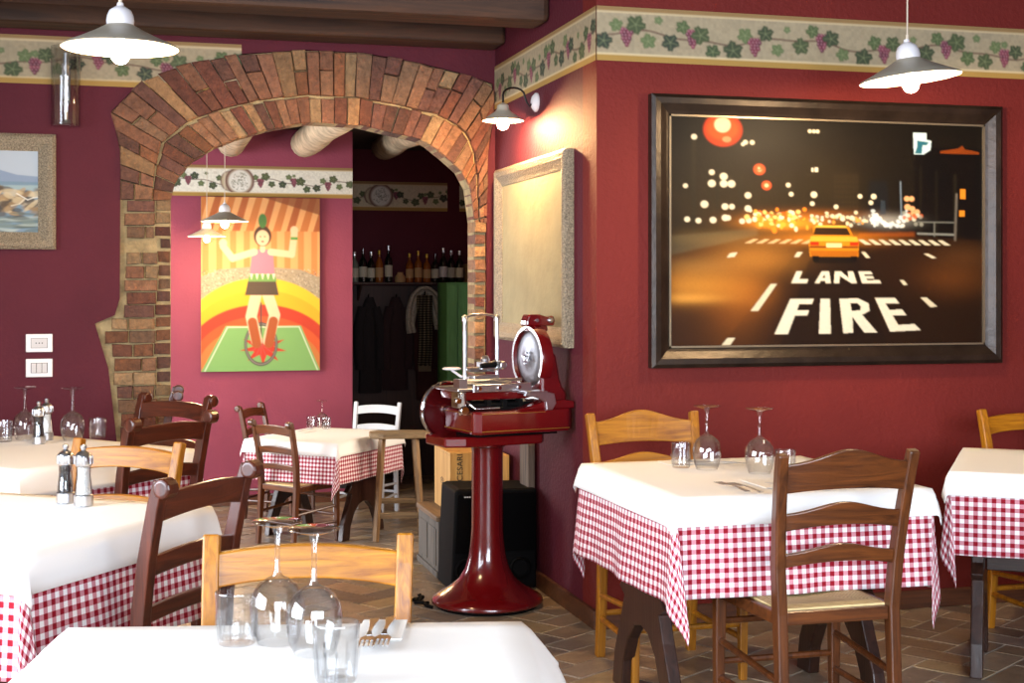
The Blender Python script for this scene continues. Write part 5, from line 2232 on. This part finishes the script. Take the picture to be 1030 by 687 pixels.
t = thing('low_chest', 'low weathered grey wooden chest behind the loudspeaker, carrying wine boxes', 'chest', (1.645, 6.87, 0))
b = MB()
b.box(-.205, .19, -.245, .235, 0, .272)
b.build('carcass', M['chest'], t, bevel=.004)
b = MB()
b.box(-.217, .193, -.252, .237, .272, .298)
b.build('lid', M['chest_top'], t, bevel=.005)
b = MB()
b.box(-.2095, -.205, -.20, -.03, .05, .23)
b.box(-.2095, -.205, .01, .20, .05, .23)
b.build('side_panel', M['chest'], t, bevel=.002)
b = MB()
b.box(-.214, -.205, -.245, .235, .0, .03)
b.build('plinth', M['chest'], t, bevel=.002)


def wine_box(label, x0, x1, y0, y1, z0, h, text=None):
    t = thing('wine_box', label, 'box', ((x0 + x1) / 2, (y0 + y1) / 2, z0), 0, 'wooden wine boxes')
    w2, d2 = (x1 - x0) / 2, (y1 - y0) / 2
    b = MB()
    b.box(-w2 + .008, w2 - .008, -d2, d2, 0, h)
    b.build('box_body', M['pine'], t, bevel=.002)
    for s in (-1, 1):
        b = MB()
        b.box(min(s * w2, s * (w2 - .008)), max(s * w2, s * (w2 - .008)), -d2 - .002, d2 + .002, 0, h)
        b.build('side_board', M['pine'], t, bevel=.001)
    b = MB()
    for k in range(9):
        f = -d2 + .02 + k * (2 * d2 - .04) / 8
        b.lathe([(0, -w2 - .001), (.002, -w2 - .001), (.002, -w2 + .002), (0, -w2 + .002)], 6, (0, f, h - .012), 'X')
    b.build('nail_row', M['ink'], t)
    b = MB()
    b.prism([(-.03, h * .44), (.0, h * .41), (.03, h * .44), (.03, h * .5), (.0, h * .53), (-.03, h * .5)], -w2 - .0012, -w2 + .001, 'YZ')
    b.prism([(-.024, h * .45), (.0, h * .425), (.024, h * .45), (.024, h * .49), (.0, h * .515), (-.024, h * .49)], -w2 - .0016, -w2 - .001, 'YZ', mi=1)
    b.prism([(-.012, h * .46), (.012, h * .46), (.0, h * .50)], -w2 - .002, -w2 - .0015, 'YZ')
    b.build('printed_crest', [M['ink'], M['pine']], t)
    if text:
        cu = bpy.data.curves.new('lettering', 'FONT')
        cu.body = text
        cu.size = .041
        cu.extrude = .0008
        cu.align_x = 'CENTER'
        cu.align_y = 'CENTER'
        cu.space_character = 1.05
        tmp = bpy.data.objects.new('tmp', cu)
        C.objects.link(tmp)
        bpy.context.view_layer.update()
        me = bpy.data.meshes.new_from_object(tmp)
        bpy.data.objects.remove(tmp)
        me.materials.clear()
        me.materials.append(M['ink'])
        o = bpy.data.objects.new('lettering', me)
        C.objects.link(o)
        o.parent = t
        # upright letters turned a quarter, reading upwards, on the face towards the room
        o.matrix_local = Matrix.Translation((-w2 + .05, -d2 - .0028, h * .755)) @ Matrix(((0, -1, 0, 0), (0, 0, -1, 0), (1, 0, 0, 0), (0, 0, 0, 1)))
    return t


wine_box('pine wine box lettered CESARI on the grey chest, left of the pedestal', 1.515, 1.675, 6.70, 7.06, .299, .295, 'CESARI')
wine_box('pine wine box on the grey chest, right behind the pedestal', 1.705, 1.825, 6.74, 7.06, .299, .27)

b = MB()
pts = [(6.33, .66), (6.33, .33), (6.345, .27), (6.37, .245), (6.41, .25), (6.45, .24), (6.47, .27), (6.48, .33), (6.48, .66), (6.46, .70), (6.35, .70)]
b.prism(pts, XW - .045, XW - .012, 'YZ')
hb = b.build('wooden_board', wood('grey_board', '#3a2a20', '#7a6450', 'Z', .7, .5, 0), bevel=.004)
tag(hb, 'brown wooden board hanging on the wall behind the slicer', 'board')

# ------------------------------------------------------------------ bar stool in the back room
st_t = 10.65
sx_, sy_ = cw((401 - U0) / F * st_t, st_t)
zs = at_t(401, 434, st_t).z - LOW
t = thing('bar_stool', 'rough wooden bar stool with thick slab seat beside the far table', 'stool', (sx_, sy_, LOW), -.15)
b = MB()
out_ = [(-.22, -.09), (-.12, -.13), (.05, -.125), (.20, -.10), (.235, .0), (.20, .10), (.02, .14), (-.15, .12), (-.225, .04)]
b.prism(out_, zs - .045, zs, 'XY')
b.build('seat', M['stool_x'], t, bevel=.008)
for sx in (-1, 1):
    for sy in (-1, 1):
        b = MB()
        b.tube([(sx * .175, sy * .135, 0), (sx * .125, sy * .07, zs - .045)], [.024, .027], 4)
        b.build('leg', M['stool_z'], t, bevel=.003)
b = MB()
b.box(-.165, .165, -.128, -.10, .17, .215)
b.box(-.165, .165, .10, .128, .25, .29)
for sx in (-1, 1):
    b.box(sx * .16 - .013, sx * .16 + .013, -.11, .11, .21, .25)
b.build('footrest', M['stool_x'], t, bevel=.004)

# ------------------------------------------------------------------ the dark recess : shelf, bottles, coats, green cupboard
zsh = at_Y(400, 284, YN - .2).z
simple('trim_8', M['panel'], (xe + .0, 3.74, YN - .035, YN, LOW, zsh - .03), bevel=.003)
t = thing('wall_shelf', 'long dark wall shelf in the recess, crowded with bottles', 'shelf', (2.7, YN - .16, zsh - .022))
b = MB()
b.box(-.75, 1.03, -.14, .124, 0, .022)
b.build('shelf_board', M['panel'], t, bevel=.003)
for x in (-.5, .2, .9):
    b = MB()
    b.prism([(-.10, -.001), (.124, -.001), (.124, -.16), (.10, -.16)], x, x + .02, 'YZ')
    b.build('bracket', M['panel'], t, bevel=.002)

bo = random.Random(8)
BOT = [(356.5, 1.0, 'c'), (365, 1.12, 'w'), (373, 1.05, 'd'), (382, 1.1, 't'), (391, 1.25, 'd'), (412, .98, 't'), (420.5, 1.05, 't'), (429, .98, 't'),
       (437.5, 1.0, 'w'), (446, 1.15, 'd'), (454, 1.12, 'd'), (462, 1.05, 'd')]
labs = ['pale clear bottle at the left end of the recess shelf', 'bottle with pale label, second from the left on the recess shelf', 'thin dark bottle, third from the left on the recess shelf',
        'tan-labelled bottle, fourth from the left on the recess shelf', 'tallest dark bottle left of the small jar on the recess shelf', 'tan-labelled bottle just right of the small jar',
        'tan-labelled bottle, second to the right of the small jar', 'tan-labelled bottle, third to the right of the small jar', 'bottle with pale label in the middle of the right-hand bottles',
        'tall dark bottle, leftmost of the three dark ones on the right', 'tall dark bottle, middle of the three dark ones on the right', 'dark bottle standing next to the cardboard box']
for (u, k, kind), lab in zip(BOT, labs):
    p = at_Y(u, 283, YN - .20)
    t = thing('bottle', lab, 'bottle', (p.x, YN - .20 + bo.uniform(-.02, .03), zsh), 0, 'bottles on the recess shelf')
    k *= bo.uniform(.97, 1.03)
    b = MB()
    b.lathe([(0, 0), (.038, 0), (.040, .01), (.040, .165), (.034, .19), (.018, .215), (.0135, .23), (.013, .275), (.0155, .278), (.0155, .292), (0, .292)], 16)
    g_ = {'c': 'glass_clear2', 'w': 'glass_bottle', 'd': 'glass_bottle', 't': 'glass_amber'}[kind]
    b.build('bottle_body', M[g_], t, smooth=True)
    b = MB()
    b.lathe([(.0407, .045), (.0409, .046), (.0409, .135), (.0407, .136)], 16, close=True)
    b.build('paper_label', M['label_t' if kind == 't' else 'label_w'] if kind != 'd' else M['plastic_g'] if u > 440 and u < 448 else M['label_w'], t, smooth=True)
    b = MB()
    b.lathe([(.016, .255), (.0162, .294), (0, .296)], 12, close=True)
    b.build('cap', M['gold'] if kind == 't' else M['red_dark'] if kind == 'w' else M['steel'], t, smooth=True)
    t.scale = (.98, .98, k)
p = at_Y(402.5, 283, YN - .2)
b = MB()
b.lathe([(0, 0), (.05, 0), (.055, .02), (.05, .06), (.03, .085), (.03, .10), (0, .10)], 18, (p.x, YN - .2, zsh + .0005))
tag(b.build('jar', M['label_t'], smooth=True), 'small squat jar between the two groups of shelf bottles', 'jar')
p = at_Y(482, 283, YN - .2)
t = thing('cardboard_box', 'tan cardboard box at the right end of the bottle shelf', 'box', (p.x, YN - .2, zsh + .0005))
b = MB()
b.box(-.14, .14, -.09, .09, 0, .18)
b.build('box_body', M['card'], t, bevel=.003)
b = MB()
b.box(-.142, .142, -.092, .092, .15, .185)
b.build('box_lid', M['label_t'], t, bevel=.003)

# green cupboard in front of the recess
ga, gb = at_Y(450, 284, 13.2), at_Y(472, 284, 13.2)
t = thing('green_cupboard', 'tall green boarded cupboard behind the right brick pier', 'cupboard', (ga.x, 13.2, LOW))
hh = ga.z - LOW
b = MB()
b.box(0, .62, .02, .44, 0, hh)
b.build('cupboard_body', M['green'], t, bevel=.004)
b = MB()
for k in range(6):
    b.box(.003 + k * .1025, .1 + k * .1025, 0, .02, .04, hh - .02)
o = b.build('door', M['green'], t, bevel=.004)
b = MB()
b.lathe([(0, -.03), (.014, -.03), (.010, -.012), (.006, 0), (0, 0)], 14, (.56, 0, hh * .55), 'Y')
b.build('door_knob', M['steel'], o, smooth=True)


def coat(label, u, v0, v1, wtop, wbot, mat, Y=YN - .12, seed=1):
    a, c = at_Y(u, v0, Y), at_Y(u, v1, Y)
    r = random.Random(seed)
    n, m = 20, 24
    vs, fs = [], []
    H_ = a.z - c.z
    for j in range(m + 1):
        f = j / m
        w_ = wtop * (1 - f) ** 1.5 * 0 + (wtop * (.35 + .65 * min(1, f * 5)) if f < .2 else wtop + (wbot - wtop) * (f - .2) / .8)
        for i in range(n):
            th = 2 * PI * i / n
            q = 1 + .10 * math.sin(5 * th + seed) * min(1, f * 3) + .05 * math.sin(9 * th + f * 5)
            vs.append((a.x + w_ / 2 * q * math.cos(th) + .01 * math.sin(f * 7 + seed), Y + .07 * q * math.sin(th) * (.5 + .5 * f), a.z - H_ * f))
    for j in range(m):
        for i in range(n):
            k = (i + 1) % n
            fs.append((j * n + i, j * n + k, (j + 1) * n + k, (j + 1) * n + i))
    fs += [tuple(range(n)), tuple(range((m + 1) * n - 1, m * n - 1, -1))]
    b = MB()
    b.add(vs, fs)
    # sleeves
    t = bpy.data.objects.new('hanging_coat', None)
    C.objects.link(t)
    tag(t, label, 'coat', 'coats on the hooks')
    b.build('coat_body', mat, t, smooth=True)
    for s in (-1, 1):
        b = MB()
        b.tube([(a.x + s * wtop * .30, Y - .01, a.z - .10), (a.x + s * wtop * .50, Y - .03, a.z - .30), (a.x + s * wtop * .52, Y - .05, a.z - .52), (a.x + s * wtop * .46, Y - .05, a.z - .72)], [.05, .055, .05, .045], 12)
        b.build('sleeve', mat, t, smooth=True)
    b = MB()
    b.tube([(a.x, YN - .036, a.z + .0), (a.x, YN - .09, a.z - .005), (a.x, YN - .11, a.z + .03)], .006, 6)
    h = b.build('coat_hook', M['iron'], smooth=True)
    tag(h, 'iron hook holding the ' + label.split(',')[0], 'hook', 'coat hooks')
    return t


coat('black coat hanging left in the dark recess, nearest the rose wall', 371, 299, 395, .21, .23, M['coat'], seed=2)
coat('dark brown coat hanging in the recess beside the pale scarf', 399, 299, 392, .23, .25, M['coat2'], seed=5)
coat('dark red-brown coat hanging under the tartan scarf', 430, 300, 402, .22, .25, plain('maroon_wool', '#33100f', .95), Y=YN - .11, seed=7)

# light trim showing on the brown coat
# scarves
Ys = YN - .27
p0 = at_Y(427, 292, Ys)


def scarf(name, label, us, vs_, wd, mat, thick=.02, seed=1, fringe=True):
    """a flat folded strip following the photo path at its own depth"""
    pts = [at_Y(u, v, Ys) for u, v in zip(us, vs_)]
    # resample
    P = []
    for a, c in zip(pts[:-1], pts[1:]):
        for k in range(5):
            P.append(a.lerp(c, k / 5))
    P.append(pts[-1])
    vs2, fs, uv = [], [], []
    n = 14
    L = 0
    for i, p in enumerate(P):
        a, c = P[max(0, i - 1)], P[min(len(P) - 1, i + 1)]
        t = (c - a).normalized()
        sd = Vector((t.z, 0, -t.x))
        w_ = wd[0] + (wd[1] - wd[0]) * i / (len(P) - 1)
        if i:
            L += (P[i] - P[i - 1]).length
        for k in range(n):
            s = -1 + 2 * k / (n - 1)
            y = .018 * math.sin(s * 7 + i * .15 + seed)
            vs2.append((p.x + sd.x * w_ / 2 * s, p.y + y, p.z + sd.z * w_ / 2 * s))
            uv.append((s * w_ / 2, L))
    for i in range(len(P) - 1):
        for k in range(n - 1):
            fs.append((i * n + k, i * n + k + 1, (i + 1) * n + k + 1, (i + 1) * n + k))
    me = bpy.data.meshes.new(name)
    me.from_pydata(vs2, [], fs)
    me.materials.append(mat)
    u_ = me.uv_layers.new(name='UVMap')
    lv = np.zeros(len(me.loops), np.int32)
    me.loops.foreach_get('vertex_index', lv)
    u_.data.foreach_set('uv', np.array(uv, np.float32)[lv].ravel())
    me.polygons.foreach_set('use_smooth', [True] * len(me.polygons))
    o = bpy.data.objects.new(name, me)
    C.objects.link(o)
    m = o.modifiers.new('solid', 'SOLIDIFY')
    m.thickness = thick
    m.offset = 0
    tag(o, label, 'scarf', 'scarves')
    if fringe:
        b = MB()
        e = P[-1]
        for k in range(12):
            x = e.x + (k / 11 - .5) * wd[1]
            b.tube([(x, e.y, e.z + .01), (x + .004, e.y, e.z - .055)], .005, 5)
        b.build('fringe', mat, o)
    return o


sw = scarf('cream_scarf', 'cream knitted scarf looped over a hook in the dark recess', [414.5, 413, 414, 418, 424, 430, 436, 440, 443], [335, 325, 312, 299, 293.5, 293.5, 299, 312, 326], [.085, .12], M['wool_w'], seed=1)
Ys = YN - .335
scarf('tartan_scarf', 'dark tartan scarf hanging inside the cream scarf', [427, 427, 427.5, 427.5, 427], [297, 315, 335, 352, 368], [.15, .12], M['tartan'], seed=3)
b = MB()
q = at_Y(427, 296, YN - .3)
b.tube([(q.x, YN - .036, q.z), (q.x, YN - .30, q.z - .01), (q.x, YN - .33, q.z + .03)], .008, 8)
tag(b.build('coat_hook', M['iron'], smooth=True), 'iron hook holding the two scarves', 'hook', 'coat hooks')
